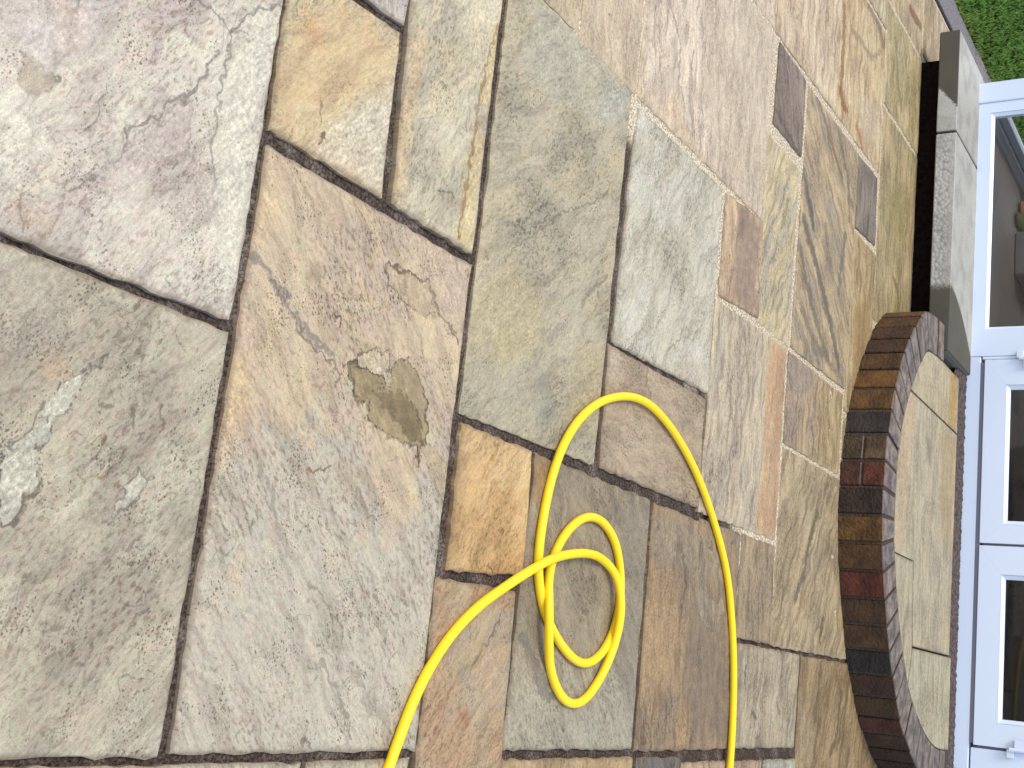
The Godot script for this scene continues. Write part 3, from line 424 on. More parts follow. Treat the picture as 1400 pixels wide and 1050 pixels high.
# the colour and the relief of one slab, over the rectangle that encloses it
func paint(s: Dictionary, number: int) -> Array:
	var q: Array = s.corners
	var low := Vector2(INF, INF)
	var high := Vector2(-INF, -INF)
	var ring := PackedVector2Array()
	for k in 4:
		var p := Vector2(q[k * 2], q[k * 2 + 1])
		ring.append(p)
		low = low.min(p)
		high = high.max(p)
	var mid := (low + high) * 0.5
	var far := sqrt(mid.length_squared() + 1.82)
	var texel := clampf(far * 0.00062, 0.0013, 0.004)
	var w := clampi(int((high.x - low.x) / texel), 48, 1000)
	var h := clampi(int((high.y - low.y) / texel), 48, 1000)
	var out := PackedByteArray()
	var relief := PackedByteArray()
	out.resize(w * h * 3)
	relief.resize(w * h)
	var tones := []
	for k in 3:
		tones.append(Vector3(s.tones[k][0], s.tones[k][1], s.tones[k][2]))
	var tail := Vector3.ZERO
	var tail_from := 9.0
	var tail_to := 10.0
	if s.has("tail"):
		tail = Vector3(s.tail[0][0], s.tail[0][1], s.tail[0][2])
		tail_from = s.tail[1]
		tail_to = s.tail[2]
	var marks := []
	for m in s.marks:
		var pts := PackedVector2Array()
		var box := Rect2()
		for k in range(0, m.points.size(), 2):
			var p := Vector2(m.points[k], m.points[k + 1])
			if k == 0:
				box = Rect2(p, Vector2.ZERO)
			pts.append(p)
			box = box.expand(p)
		marks.append([m.kind == "patch", pts, box.grow(0.02), Vector3(m.tone[0], m.tone[1], m.tone[2]), float(m.amount), float(m.get("rim", 0)), float(m.deep), float(m.get("wide", 0.0))])
	var ca := cos(float(s.grain))
	var sa := sin(float(s.grain))
	var shift := number * 17.37
	var pits: float = s.pits
	var dust: float = s.dust
	var flowing: float = s.get("flow", 0.5)
	var at := 0
	for y in h:
		var d := low.y + (y + 0.5) / h * (high.y - low.y)
		for x in w:
			var e := low.x + (x + 0.5) / w * (high.x - low.x)
			var p := Vector2(e, d)
			var along := ca * e + sa * d
			var across := -sa * e + ca * d
			var bend := fine.get_noise_2d(e * 9.0 + shift, d * 9.0)
			var layer := strata.get_noise_2d(along * 2.2 + shift, across * 8.0 + bend * 0.2)
			var blot := strata.get_noise_2d(e * 3.4 - shift, d * 3.4 + 50.0)
			var streak := strata.get_noise_2d(along * 22.0, across * 110.0 + shift)
			var flow := strata.get_noise_2d(along * 4.0 - shift, across * (38.0 if flowing > 1.0 else 26.0) + bend * 0.28)
			var clump := strata.get_noise_2d(e * 95.0 + shift, d * 95.0)
			var grit := fine.get_noise_2d(e * 380.0, d * 380.0 + shift)
			var c: Vector3 = tones[0].lerp(tones[1], smoothstep(-0.22, 0.28, blot))
			c = c.lerp(tones[2], smoothstep(0.02, 0.34, layer) * 0.75)
			if tail_from < 5.0:
				c = c.lerp(tail, smoothstep(tail_from, tail_to, (e - low.x) / (high.x - low.x) + blot * 0.35 + layer * 0.2))
			var stain := smoothstep(0.12, 0.42, streak + 0.35 * blot)
			c = c.lerp(c * Vector3(0.87, 0.85, 0.83), stain * 0.8)
			c = c.lerp(c * Vector3(0.76, 0.735, 0.72), flowing * 0.75 * smoothstep(0.02, 0.42, flow))
			c = c.lerp(c * Vector3(1.10, 1.09, 1.06), minf(flowing, 1.0) * smoothstep(0.02, 0.4, -flow))
			c *= 1.0 + 0.12 * streak + 0.07 * clump + 0.075 * grit
			var mottle := strata.get_noise_2d(along * 44.0 - shift, across * 88.0)
			c = c.lerp(c * Vector3(0.80, 0.77, 0.745), smoothstep(0.06, 0.42, mottle) * (0.55 + blot))
			var hue := fine.get_noise_2d(e * 47.0 + 5.0, d * 47.0 - shift) + 0.6 * fine.get_noise_2d(e * 14.0, d * 14.0 + shift)
			c += Vector3(-1.7, 1.3, -0.6) * hue
			# cleft layers: terraces with a thin shaded lip, here and there
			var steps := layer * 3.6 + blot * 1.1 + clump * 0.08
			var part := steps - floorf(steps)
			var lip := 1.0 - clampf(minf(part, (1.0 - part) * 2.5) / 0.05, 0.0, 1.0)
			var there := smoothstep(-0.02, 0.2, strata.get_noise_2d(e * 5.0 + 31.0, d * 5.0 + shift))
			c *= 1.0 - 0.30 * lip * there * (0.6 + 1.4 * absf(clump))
			var rise := 0.5 + (steps - part + smoothstep(0.0, 0.10, part)) * 0.05 * (0.2 + there) + streak * 0.035 + flow * 0.03 * flowing + clump * 0.03 + grit * 0.03 + layer * 0.06
			var pit := fine.get_noise_2d(along * 105.0 + 9.0, across * 170.0 - shift)
			var hole := smoothstep(0.92, 1.08, pit + 0.3 * clump + 0.55 * strata.get_noise_2d(e * 8.0 + 70.0, d * 8.0 - shift)) * pits
			c = c.lerp(c * Vector3(0.56, 0.52, 0.48), hole * 0.85)
			rise -= hole * 0.12
			for m in marks:
				if not (m[2] as Rect2).has_point(p):
					continue
				var pts: PackedVector2Array = m[1]
				var wob := Vector2(fine.get_noise_2d(e * 30.0, d * 30.0), fine.get_noise_2d(d * 30.0 + 9.0, e * 30.0 - 4.0))
				var ragged := p + wob * 0.0055 + Vector2(bend, blot) * 0.004 + Vector2(clump, streak) * (0.008 if m[0] else 0.004)
				var near := 1.0
				if m[0]:
					for k in pts.size():
						near = minf(near, segment(ragged, pts[k], pts[(k + 1) % pts.size()]))
					var inside := Geometry2D.is_point_in_polygon(ragged, pts)
					var soft := 0.0035 if m[5] > 0.0 else 0.022
					var share := clampf(0.5 + (near if inside else -near) / (2.0 * soft), 0.0, 1.0)
					share *= 0.8 + 0.35 * clump + 0.25 * streak
					var tint: Vector3 = m[3] * (1.0 + 0.20 * clump + 0.10 * grit + 0.16 * streak + 0.18 * strata.get_noise_2d(e * 24.0, d * 24.0))
					c = c.lerp(tint, clampf(share * m[4], 0.0, 1.0))
					if m[5] > 0.0:
						var edge := clampf(1.3 - near / 0.0026, 0.0, 1.0) * smoothstep(-0.45, 0.05, blot + clump)
						c *= 1.0 - 0.14 * m[5] * edge
					rise -= share * m[6] * 0.10
				else:
					for k in pts.size() - 1:
						near = minf(near, segment(ragged, pts[k], pts[k + 1]))
					var wide: float = maxf(m[7], 0.0026) * (0.75 + 0.9 * absf(bend + clump))
					var share := clampf(1.0 - (near - wide * 0.5) / (wide * 0.6), 0.0, 1.0)
					share *= clampf(0.95 + clump * 0.9, 0.0, 1.0)
					c = c.lerp(m[3] * (0.84 + 0.08 * grit), clampf(share * (m[4] + 0.1), 0.0, 1.0))
					rise -= share * m[6] * 0.12
			var rim_at := 1.0
			for k in 4:
				rim_at = minf(rim_at, segment(p, ring[k], ring[(k + 1) % 4]))
			# joint sand trodden over the rim, pale pointing smeared over it
			if dust > 0.0:
				c = c.lerp(Vector3(208, 190, 160), dust * 0.7 * clampf(1.0 - rim_at / (0.010 + 0.016 * absf(blot + clump * 0.5)), 0.0, 1.0))
			else:
				c = c.lerp(Vector3(120, 104, 90), 0.5 * clampf(1.0 - rim_at / (0.004 + 0.009 * absf(bend + clump)), 0.0, 1.0))
			c = c * STONE
			out[at * 3] = clampi(int(c.x), 0, 255)
			out[at * 3 + 1] = clampi(int(c.y), 0, 255)
			out[at * 3 + 2] = clampi(int(c.z), 0, 255)
			relief[at] = clampi(int(rise * 255.0), 0, 255)
			at += 1
	return [Image.create_from_data(w, h, false, Image.FORMAT_RGB8, out), Image.create_from_data(w, h, false, Image.FORMAT_L8, relief), low, high]

func sandstone(made: Array, relief: Texture2D = null) -> StandardMaterial3D:
	var m := StandardMaterial3D.new()
	m.albedo_texture = ImageTexture.create_from_image(made[0])
	m.heightmap_enabled = true
	m.heightmap_texture = relief if relief else ImageTexture.create_from_image(made[1])
	m.heightmap_scale = 1.1
	m.roughness = 0.72
	m.metallic_specular = 0.35
	return m

# a riven slab: a gently uneven top with a worn, chipped rim and square sides; corners in x and depth
func slab_shape(q: Array, low: Vector2, high: Vector2, top: float, number: int) -> Shape:
	var s := Shape.new()
	var p00 := Vector2(q[0], q[1])
	var p10 := Vector2(q[2], q[3])
	var p11 := Vector2(q[4], q[5])
	var p01 := Vector2(q[6], q[7])
	var long := (p00.distance_to(p01) + p10.distance_to(p11)) * 0.5
	var deep := (p00.distance_to(p10) + p01.distance_to(p11)) * 0.5
	var us := marks_along(long)
	var vs := marks_along(deep)
	var w := us.size()
	var h := vs.size()
	var tip := Vector2(fine.get_noise_2d(number * 7.1, 3.0), fine.get_noise_2d(number * 7.1, 90.0)) * 0.004
	var grid := []
	for j in h:
		for i in w:
			var u: float = us[i]
			var k: float = vs[j]
			var p := p00.lerp(p01, u).lerp(p10.lerp(p11, u), k)
			var rim := i == 0 or j == 0 or i == w - 1 or j == h - 1
			var y := top + tip.dot(p - (low + high) * 0.5) + strata.get_noise_2d(p.x * 7.0 + number, p.y * 7.0) * 0.0032
			if rim:
				var n1 := fine.get_noise_2d(p.x * 38.0 + number * 3.0, p.y * 38.0)
				var n2 := strata.get_noise_2d(p.x * 11.0, p.y * 11.0 + number * 5.0)
				var bite := -0.0006 + 0.0026 * n1 + 0.008 * maxf(0.0, n2 - 0.2)
				var to := Vector2(float(i == 0) - float(i == w - 1), float(j == 0) - float(j == h - 1))
				var inward := ((p01 - p00).normalized() * to.x + (p10 - p00).normalized() * to.y)
				p += inward * bite
				y -= 0.0036
			grid.append(Vector3(p.x, y, -p.y))
	for j in h:
		for i in w:
			var c: Vector3 = grid[j * w + i]
			var a: Vector3 = grid[j * w + mini(i + 1, w - 1)] - grid[j * w + maxi(i - 1, 0)]
			var b: Vector3 = grid[mini(j + 1, h - 1) * w + i] - grid[maxi(j - 1, 0) * w + i]
			var n := a.cross(b).normalized()
			if n.y < 0.0:
				n = -n
			s.point(c, n, Vector2((c.x - low.x) / (high.x - low.x), (-c.z - low.y) / (high.y - low.y)))
	for j in h - 1:
		for i in w - 1:
			var a := j * w + i
			s.quad(a, a + 1, a + w + 1, a + w)
	var loop := []
	for i in w:
		loop.append(i)
	for j in range(1, h):
		loop.append(j * w + w - 1)
	for i in range(w - 2, -1, -1):
		loop.append((h - 1) * w + i)
	for j in range(h - 2, 0, -1):
		loop.append(j * w)
	var mid := Vector3((low.x + high.x) * 0.5, top, -(low.y + high.y) * 0.5)
	for k in loop.size():
		var a: Vector3 = s.v[loop[k]]
		var b: Vector3 = s.v[loop[(k + 1) % loop.size()]]
		var n := (b - a).cross(Vector3.UP)
		n.y = 0.0
		n = n.normalized()
		if n.dot((a + b) * 0.5 - mid) < 0.0:
			n = -n
		var drop := Vector3(0, -0.034, 0)
		s.quad(s.point(a, n, s.uv[loop[k]]), s.point(b, n, s.uv[loop[(k + 1) % loop.size()]]), s.point(b + drop, n, s.uv[loop[(k + 1) % loop.size()]]), s.point(a + drop, n, s.uv[loop[k]]))
	return s

func marks_along(length: float) -> Array:
	var out := [0.0, 0.005 / length]
	var count := maxi(3, int(length / 0.022))
	for k in range(1, count):
		out.append(float(k) / count)
	out.append(1.0 - 0.005 / length)
	out.append(1.0)
	return out

# ---------------------------------------------------------------- the place
func _ready() -> void:
	var camera := Camera3D.new()
	camera.name = "camera"
	# the phone was held on its side: its right is up in the world
	var right := Vector3(0.972225, -0.016664, -0.233454)
	var up := Vector3(-0.106575, 0.856531, -0.504972)
	var ahead := Vector3(-0.208375, -0.515826, -0.830965)
	camera.transform = Transform3D(Basis(up, -right, -ahead), Vector3(0, 1.35, 0))
	camera.fov = 33.30
	camera.near = 0.05
	camera.far = 500.0
	add_child(camera)
	camera.current = true

	var sky := ProceduralSkyMaterial.new()
	sky.sky_top_color = Color(0.74, 0.81, 0.92)
	sky.sky_horizon_color = Color(0.86, 0.89, 0.94)
	sky.sky_curve = 0.2
	sky.ground_bottom_color = Color(0.25, 0.28, 0.2)
	sky.ground_horizon_color = Color(0.55, 0.58, 0.52)
	sky.sun_angle_max = 0.0
	var air := WorldEnvironment.new()
	air.name = "environment"
	var e := Environment.new()
	e.background_mode = Environment.BG_SKY
	e.sky = Sky.new()
	e.sky.sky_material = sky
	e.tonemap_mode = Environment.TONE_MAPPER_LINEAR
	e.tonemap_exposure = 1.78
	e.sdfgi_enabled = true
	e.ssao_enabled = true
	e.ssil_enabled = true
	air.environment = e
	add_child(air)

	var sun := DirectionalLight3D.new()
	sun.name = "sun"
	sun.light_energy = 0.45
	sun.light_color = Color(1.0, 0.96, 0.9)
	sun.light_angular_distance = 22.0
	sun.shadow_enabled = true
	add_child(sun)
	sun.look_at_from_position(Vector3(-2.6, 6.0, 2.2), Vector3.ZERO)

	strata = noise(FastNoiseLite.TYPE_SIMPLEX_SMOOTH, 11, 4, 1.0)
	fine = noise(FastNoiseLite.TYPE_SIMPLEX, 5, 1, 1.0)

	lay_patio()
	lay_lawn()
	build_conservatory()
	build_step()
	lay_hose()
	furnish()

# ---------------------------------------------------------------- patio
func pale(m: float, n: float) -> float:
	var a := maxf(smoothstep(-2.5, -2.9, n) * smoothstep(2.3, 3.3, m), smoothstep(-0.7, -1.7, n) * smoothstep(4.7, 5.4, m))
	var b := smoothstep(6.4, 7.2, m) * smoothstep(0.95, 0.55, n)
	return maxf(a, b)

func lay_patio() -> void:
	var group := WorkerThreadPool.add_group_task(paint_slab, SLABS.size())
	# the bed of the joints: dark wet sand near the camera, pale pointing farther off
	var s := Shape.new()
	var side := 0.03
	var x0 := -3.16
	var x1 := 3.4
	var d0 := -1.2
	var d1 := 7.0
	var w := int((x1 - x0) / side) + 1
	var h := int((d1 - d0) / side) + 1
	for j in h:
		for i in w:
			var x := x0 + i * side
			var d := d0 + j * side
			var rough := strata.get_noise_2d(x * 14.0, d * 14.0)
			var flecks := fine.get_noise_2d(x * 60.0, d * 60.0)
			var p := clampf(pale((d - FIRST_ROW) / UNIT, (x - FIRST_COLUMN) / UNIT) + rough * 0.5, 0.0, 1.0)
			var c := lin(100, 86, 77).lerp(lin(138, 123, 112), smoothstep(0.05, 0.4, rough))
			c = c.lerp(lin(246, 228, 196), smoothstep(0.25, 0.75, p))
			var y := lerpf(-0.0115 + rough * 0.003, -0.0038 + rough * 0.001, p)
			s.point(Vector3(x, y, -d), Vector3.UP, Vector2(x, d), c)
	for j in h - 1:
		for i in w - 1:
			if d0 + j * side > 5.34 and x0 + i * side > -2.7:
				continue
			var a := j * w + i
			s.quad(a, a + 1, a + w + 1, a + w)
	var m := plain(Color.WHITE, 0.9, 0.2)
	m.vertex_color_use_as_albedo = true
	m.albedo_texture = grain(FastNoiseLite.TYPE_SIMPLEX, 3, 4, 0.045, 0.5, 1.15)
	m.uv1_triplanar = true
	m.uv1_world_triplanar = true
	m.uv1_scale = Vector3.ONE * 4.0
	m.heightmap_enabled = true
	m.heightmap_texture = grain(FastNoiseLite.TYPE_SIMPLEX, 8, 3, 0.05, 0.0, 1.0)
	m.heightmap_scale = 0.55
	var patio := put("patio", s, m)
	tag(patio, "sandstone patio of large mixed buff and grey slabs with dark sand joints", "patio", "structure")
	WorkerThreadPool.wait_for_group_task_completion(group)

	var used := {}
	for i in SLABS.size():
		var made: Array = painted[i]
		var q: Array = SLABS[i].corners
		var mid: Vector2 = (made[2] + made[3]) * 0.5
		var near := mid.y < 2.95
		if common.size() < 3 and not near:
			common.append(ImageTexture.create_from_image(made[1]))
		var mat := sandstone(made, null if near else common[i % common.size()])
		var top := fine.get_noise_2d(i * 5.3, 1.0) * 0.0025 + float(SLABS[i].get("lift", 0.0))
		put("paving_slab", slab_shape(q, made[2], made[3], top, i), mat, patio)
		var m0 := roundi((q[1] - FIRST_ROW) / UNIT)
		var m1 := roundi((q[5] - FIRST_ROW) / UNIT)
		var n0 := roundi((q[0] - FIRST_COLUMN) / UNIT)
		var n1 := roundi((q[4] - FIRST_COLUMN) / UNIT)
		for a in range(m0, m1):
			for b in range(n0, n1):
				used[Vector2i(a, b)] = true
	# the same paving goes on past the edges of the picture
	var rng := RandomNumberGenerator.new()
	rng.seed = 77
	var looks := []
	for k in 3:
		var base: Array = [[192, 178, 156], [172, 158, 136], [200, 186, 168]][k]
		var other: Array = [[180, 166, 146], [160, 148, 128], [188, 172, 160]][k]
		var made := paint({"corners": [3.0, 1.0, 3.0, 1.6, 3.9, 1.6, 3.9, 1.0], "tones": [base, other, [196, 184, 164]], "grain": 0.4 * k, "pits": 0.8, "dust": 0.0, "marks": []}, 60 + k)
		looks.append(sandstone(made))
	for a in range(-5, 13):
		for b in range(-9, 11):
			if used.has(Vector2i(a, b)) or (a >= 10 and b >= -3 and b < 3):
				continue
			var deep := rng.randi_range(1, 2)
			var long := rng.randi_range(1, 3)
			var free := func(dm: int, dn: int) -> bool:
				for i in dm:
					for j in dn:
						if used.has(Vector2i(a + i, b + j)) or b + j > 11 or a + i > 12:
							return false
				return true
			while not free.call(deep, long):
				if long > 1:
					long -= 1
				else:
					deep -= 1
			for i in deep:
				for j in long:
					used[Vector2i(a + i, b + j)] = true
			var g := 0.006
			var q := [column(b) + g, row(a) + g, column(b) + g, minf(row(a + deep), 5.29) - g, column(b + long) - g, minf(row(a + deep), 5.29) - g, column(b + long) - g, row(a) + g]
			put("paving_slab", slab_shape(q, Vector2(q[0], q[1]), Vector2(q[4], q[5]), rng.randf_range(-0.002, 0.002), 90 + a * 20 + b), looks[rng.randi_range(0, 2)], patio)

# ---------------------------------------------------------------- lawn
func lay_lawn() -> void:
	var s := Shape.new()
	var a := s.point(Vector3(-150, -0.03, 150), Vector3.UP, Vector2.ZERO)
	var b := s.point(Vector3(150, -0.03, 150), Vector3.UP, Vector2(1, 0))
	var c := s.point(Vector3(150, -0.03, -150), Vector3.UP, Vector2(1, 1))
	var d := s.point(Vector3(-150, -0.03, -150), Vector3.UP, Vector2(0, 1))
	s.quad(a, b, c, d)
	var m := plain(Color(0.22, 0.36, 0.11), 0.95, 0.1)
	m.albedo_texture = grain(FastNoiseLite.TYPE_SIMPLEX_SMOOTH, 21, 4, 0.02, 0.5, 1.2)
	m.uv1_triplanar = true
	m.uv1_world_triplanar = true
	m.uv1_scale = Vector3.ONE * 0.9
	tag(put("ground", s, m), "flat lawn ground running to the horizon behind the patio", "lawn", "structure")

	# grass blades on the strip of lawn beside the patio
	var tuft := Shape.new()
	var rng := RandomNumberGenerator.new()
	rng.seed = 4
	for k in 7:
		var turn := rng.randf() * TAU
		var foot := Vector3(rng.randf_range(-0.012, 0.012), 0, rng.randf_range(-0.012, 0.012))
		var out := Vector3(cos(turn), 0, sin(turn))
		var wide := Vector3(-out.z, 0, out.x) * rng.randf_range(0.0014, 0.0024)
		var tall := rng.randf_range(0.022, 0.045)
		var lean := rng.randf_range(0.2, 0.8) * tall
		var mid := foot + Vector3(0, tall * 0.65, 0) + out * lean * 0.4
		var tip := foot + Vector3(0, tall, 0) + out * lean
		var n := (out * 0.4 + Vector3.UP).normalized()
		var p0 := tuft.point(foot - wide, n)
		var p1 := tuft.point(foot + wide, n)
		var p2 := tuft.point(mid + wide * 0.8, n)
		var p3 := tuft.point(mid - wide * 0.8, n)
		var p4 := tuft.point(tip, n)
		tuft.quad(p0, p1, p2, p3)
		tuft.tri(p3, p2, p4)
	var mm := MultiMesh.new()
	mm.transform_format = MultiMesh.TRANSFORM_3D
	mm.use_colors = true
	mm.mesh = tuft.made()
	mm.instance_count = 30000
	for i in mm.instance_count:
		var x := -3.335 - pow(rng.randf(), 1.3) * 2.6
		var depth := rng.randf_range(3.0, 9.5) if i % 3 == 0 else rng.randf_range(5.2, 7.8)
		var size := rng.randf_range(0.7, 1.35)
		var clump := strata.get_noise_2d(x * 4.0, depth * 4.0)
		mm.set_instance_transform(i, Transform3D(Basis(Vector3.UP, rng.randf() * TAU).scaled(Vector3(1.2, size * (1.0 + clump * 0.6), 1.2)), Vector3(x, -0.029, -depth)))
		var dry := smoothstep(0.45, 0.9, rng.randf() + 0.3 * clump)
		var near_edge := smoothstep(-3.46, -3.35, x) * 0.5
		mm.set_instance_color(i, Color(0.075, 0.20, 0.016).lerp(Color(0.20, 0.21, 0.045), maxf(dry * 0.5, near_edge)) * rng.randf_range(0.7, 1.25))
	var grass := MultiMeshInstance3D.new()
	grass.name = "grass"
	grass.multimesh = mm
	var gm := plain(Color.WHITE, 0.6, 0.3)
	gm.vertex_color_use_as_albedo = true
	gm.backlight = Color(0.2, 0.3, 0.08)
	gm.cull_mode = BaseMaterial3D.CULL_DISABLED
	grass.material_override = gm
	add_child(grass)
	tag(grass, "short green grass growing along the far edge of the patio", "grass", "stuff")

	# the kerb between the paving and the grass
	var em := plain(Color.WHITE, 0.85, 0.3)
	em.vertex_color_use_as_albedo = true
	em.albedo_texture = grain(FastNoiseLite.TYPE_SIMPLEX, 31, 4, 0.03, 0.7, 1.2)
	em.uv1_triplanar = true
	em.uv1_world_triplanar = true
	em.uv1_scale = Vector3.ONE * 3.0
	em.heightmap_enabled = true
	em.heightmap_texture = em.albedo_texture
	em.heightmap_scale = 0.4
	var bed := Shape.new()
	bed.box(-3.345, -3.165, -0.08, -0.012, 0.0, 9.5, 0.002, [lin(90, 82, 78)])
	var edging := put("edging", bed, em)
	tag(edging, "purple grey kerb strip between the sandstone slabs and the grass", "kerb", "structure")
	for k in 21:
		var st := Shape.new()
		var d0 := 0.05 + k * 0.45
		var t := lin(158, 150, 146, 0.88).lerp(lin(142, 136, 138, 0.88), rng.randf())
		st.box(-3.340 + rng.randf_range(-0.004, 0.004), -3.172, -0.03, 0.004 + rng.randf_range(0, 0.004), d0, d0 + 0.441, 0.006, [t])
		put("edging_stone", st, em, edging)

# ---------------------------------------------------------------- conservatory
func bar(under: Node, called: String, m: Material, x0: float, x1: float, y0: float, y1: float, d0: float, d1: float, chamfer := 0.004) -> MeshInstance3D:
	var s := Shape.new()
	s.box(x0, x1, y0, y1, d0, d1, chamfer)
	return put(called, s, m, under)

# four sides round an opening; the outer and inner rectangles are x0 x1 y0 y1
func surround(o: Array, i: Array, d0: float, d1: float, inset: float) -> Shape:
	var s := Shape.new()
	# mitred: each side is a block whose inner edge lies deeper by inset (a sloping glazing bead)
	var oc := [Vector2(o[0], o[2]), Vector2(o[1], o[2]), Vector2(o[1], o[3]), Vector2(o[0], o[3])]
	var ic := [Vector2(i[0], i[2]), Vector2(i[1], i[2]), Vector2(i[1], i[3]), Vector2(i[0], i[3])]
	for k in 4:
		var a: Vector2 = oc[k]
		var b: Vector2 = oc[(k + 1) % 4]
		var c: Vector2 = ic[k]
		var d: Vector2 = ic[(k + 1) % 4]
		var p := [Vector3(a.x, a.y, -d1), Vector3(b.x, b.y, -d1), Vector3(c.x, c.y, -d1), Vector3(d.x, d.y, -d1), Vector3(a.x, a.y, -d0), Vector3(b.x, b.y, -d0), Vector3(c.x, c.y, -d0 - inset), Vector3(d.x, d.y, -d0 - inset)]
		s.block(p, 0.0004)
	return s

func concrete_image(block: int) -> Array:
	# u runs along the sill, v from the foot of its front (0..0.3) over its top (0.3..1)
	var w := 640
	var h := 256
	var out := PackedByteArray()
	var relief := PackedByteArray()
	out.resize(w * h * 3)
	relief.resize(w * h)
	var cells := noise(FastNoiseLite.TYPE_CELLULAR, 14 + block, 1, 1.0)
	var x0: float = [-2.862, -2.384, 0.3][block]
	var x1: float = [-2.394, -1.42, 2.0][block]
	for y in h:
		var v := (y + 0.5) / h
		for x in w:
			var e := x0 + (x1 - x0) * (x + 0.5) / w
			var front := v < 0.3
			var d := 5.245 + (v - 0.3) / 0.7 * 0.5
			var yy := 0.082 + v / 0.3 * 0.09
			var here := Vector2(e, yy if front else d)
			var blot := strata.get_noise_2d(e * 6.0, here.y * 6.0 + block * 9.0)
			var grit := strata.get_noise_2d(e * 90.0, here.y * 90.0)
			var c := Vector3(194, 191, 182) if not front else Vector3(204, 200, 191)
			if block == 0 and not front:
				c = Vector3(186, 182, 172).lerp(Vector3(205, 203, 192), smoothstep(0.1, -0.2, absf(e + 2.72 + (d - 5.3) * 0.3) - 0.14))
			c *= 1.0 - 0.10 * smoothstep(-0.2, 0.5, blot)
			var rise := 0.6 + grit * 0.08
			if front and block != 0:
				var stones := cells.get_noise_2d(e * 62.0, here.y * 62.0)
				var low := smoothstep(0.172, 0.135, yy + blot * 0.02)
				c = c.lerp(Vector3(208, 205, 197) if stones < -0.62 else Vector3(158, 154, 146), low * smoothstep(0.0, 0.5, absf(stones + 0.6)) * 0.75)
				rise -= low * (stones + 0.9) * 0.4
			c *= 1.0 + grit * 0.1
			# damp, dark ends
			var damp := 0.0
			if block == 0 and front:
				damp = smoothstep(0.012, -0.008, e + 2.50 + (0.172 - yy) * 1.2 + grit * 0.012)
			elif block == 1 and front:
				damp = smoothstep(-0.02, 0.02, e + 1.70 + grit * 0.02)
			elif block == 1:
				var rim := -1.70 + 0.2 * pow(clampf((d - 5.245) / 0.42, 0.0, 1.0), 1.7)
				damp = smoothstep(-0.010, 0.008, e - rim + grit * 0.01)
			c = c.lerp(Vector3(92, 88, 76) * (1.0 + 0.08 * blot), damp * 0.93)
			rise = lerpf(rise, 0.6, damp)
			var at := y * w + x
			out[at * 3] = clampi(int(c.x * 0.88), 0, 255)
			out[at * 3 + 1] = clampi(int(c.y * 0.88), 0, 255)
			out[at * 3 + 2] = clampi(int(c.z * 0.88), 0, 255)
			relief[at] = clampi(int(rise * 255.0), 0, 255)
	return [Image.create_from_data(w, h, false, Image.FORMAT_RGB8, out), Image.create_from_data(w, h, false, Image.FORMAT_L8, relief), x0, x1]

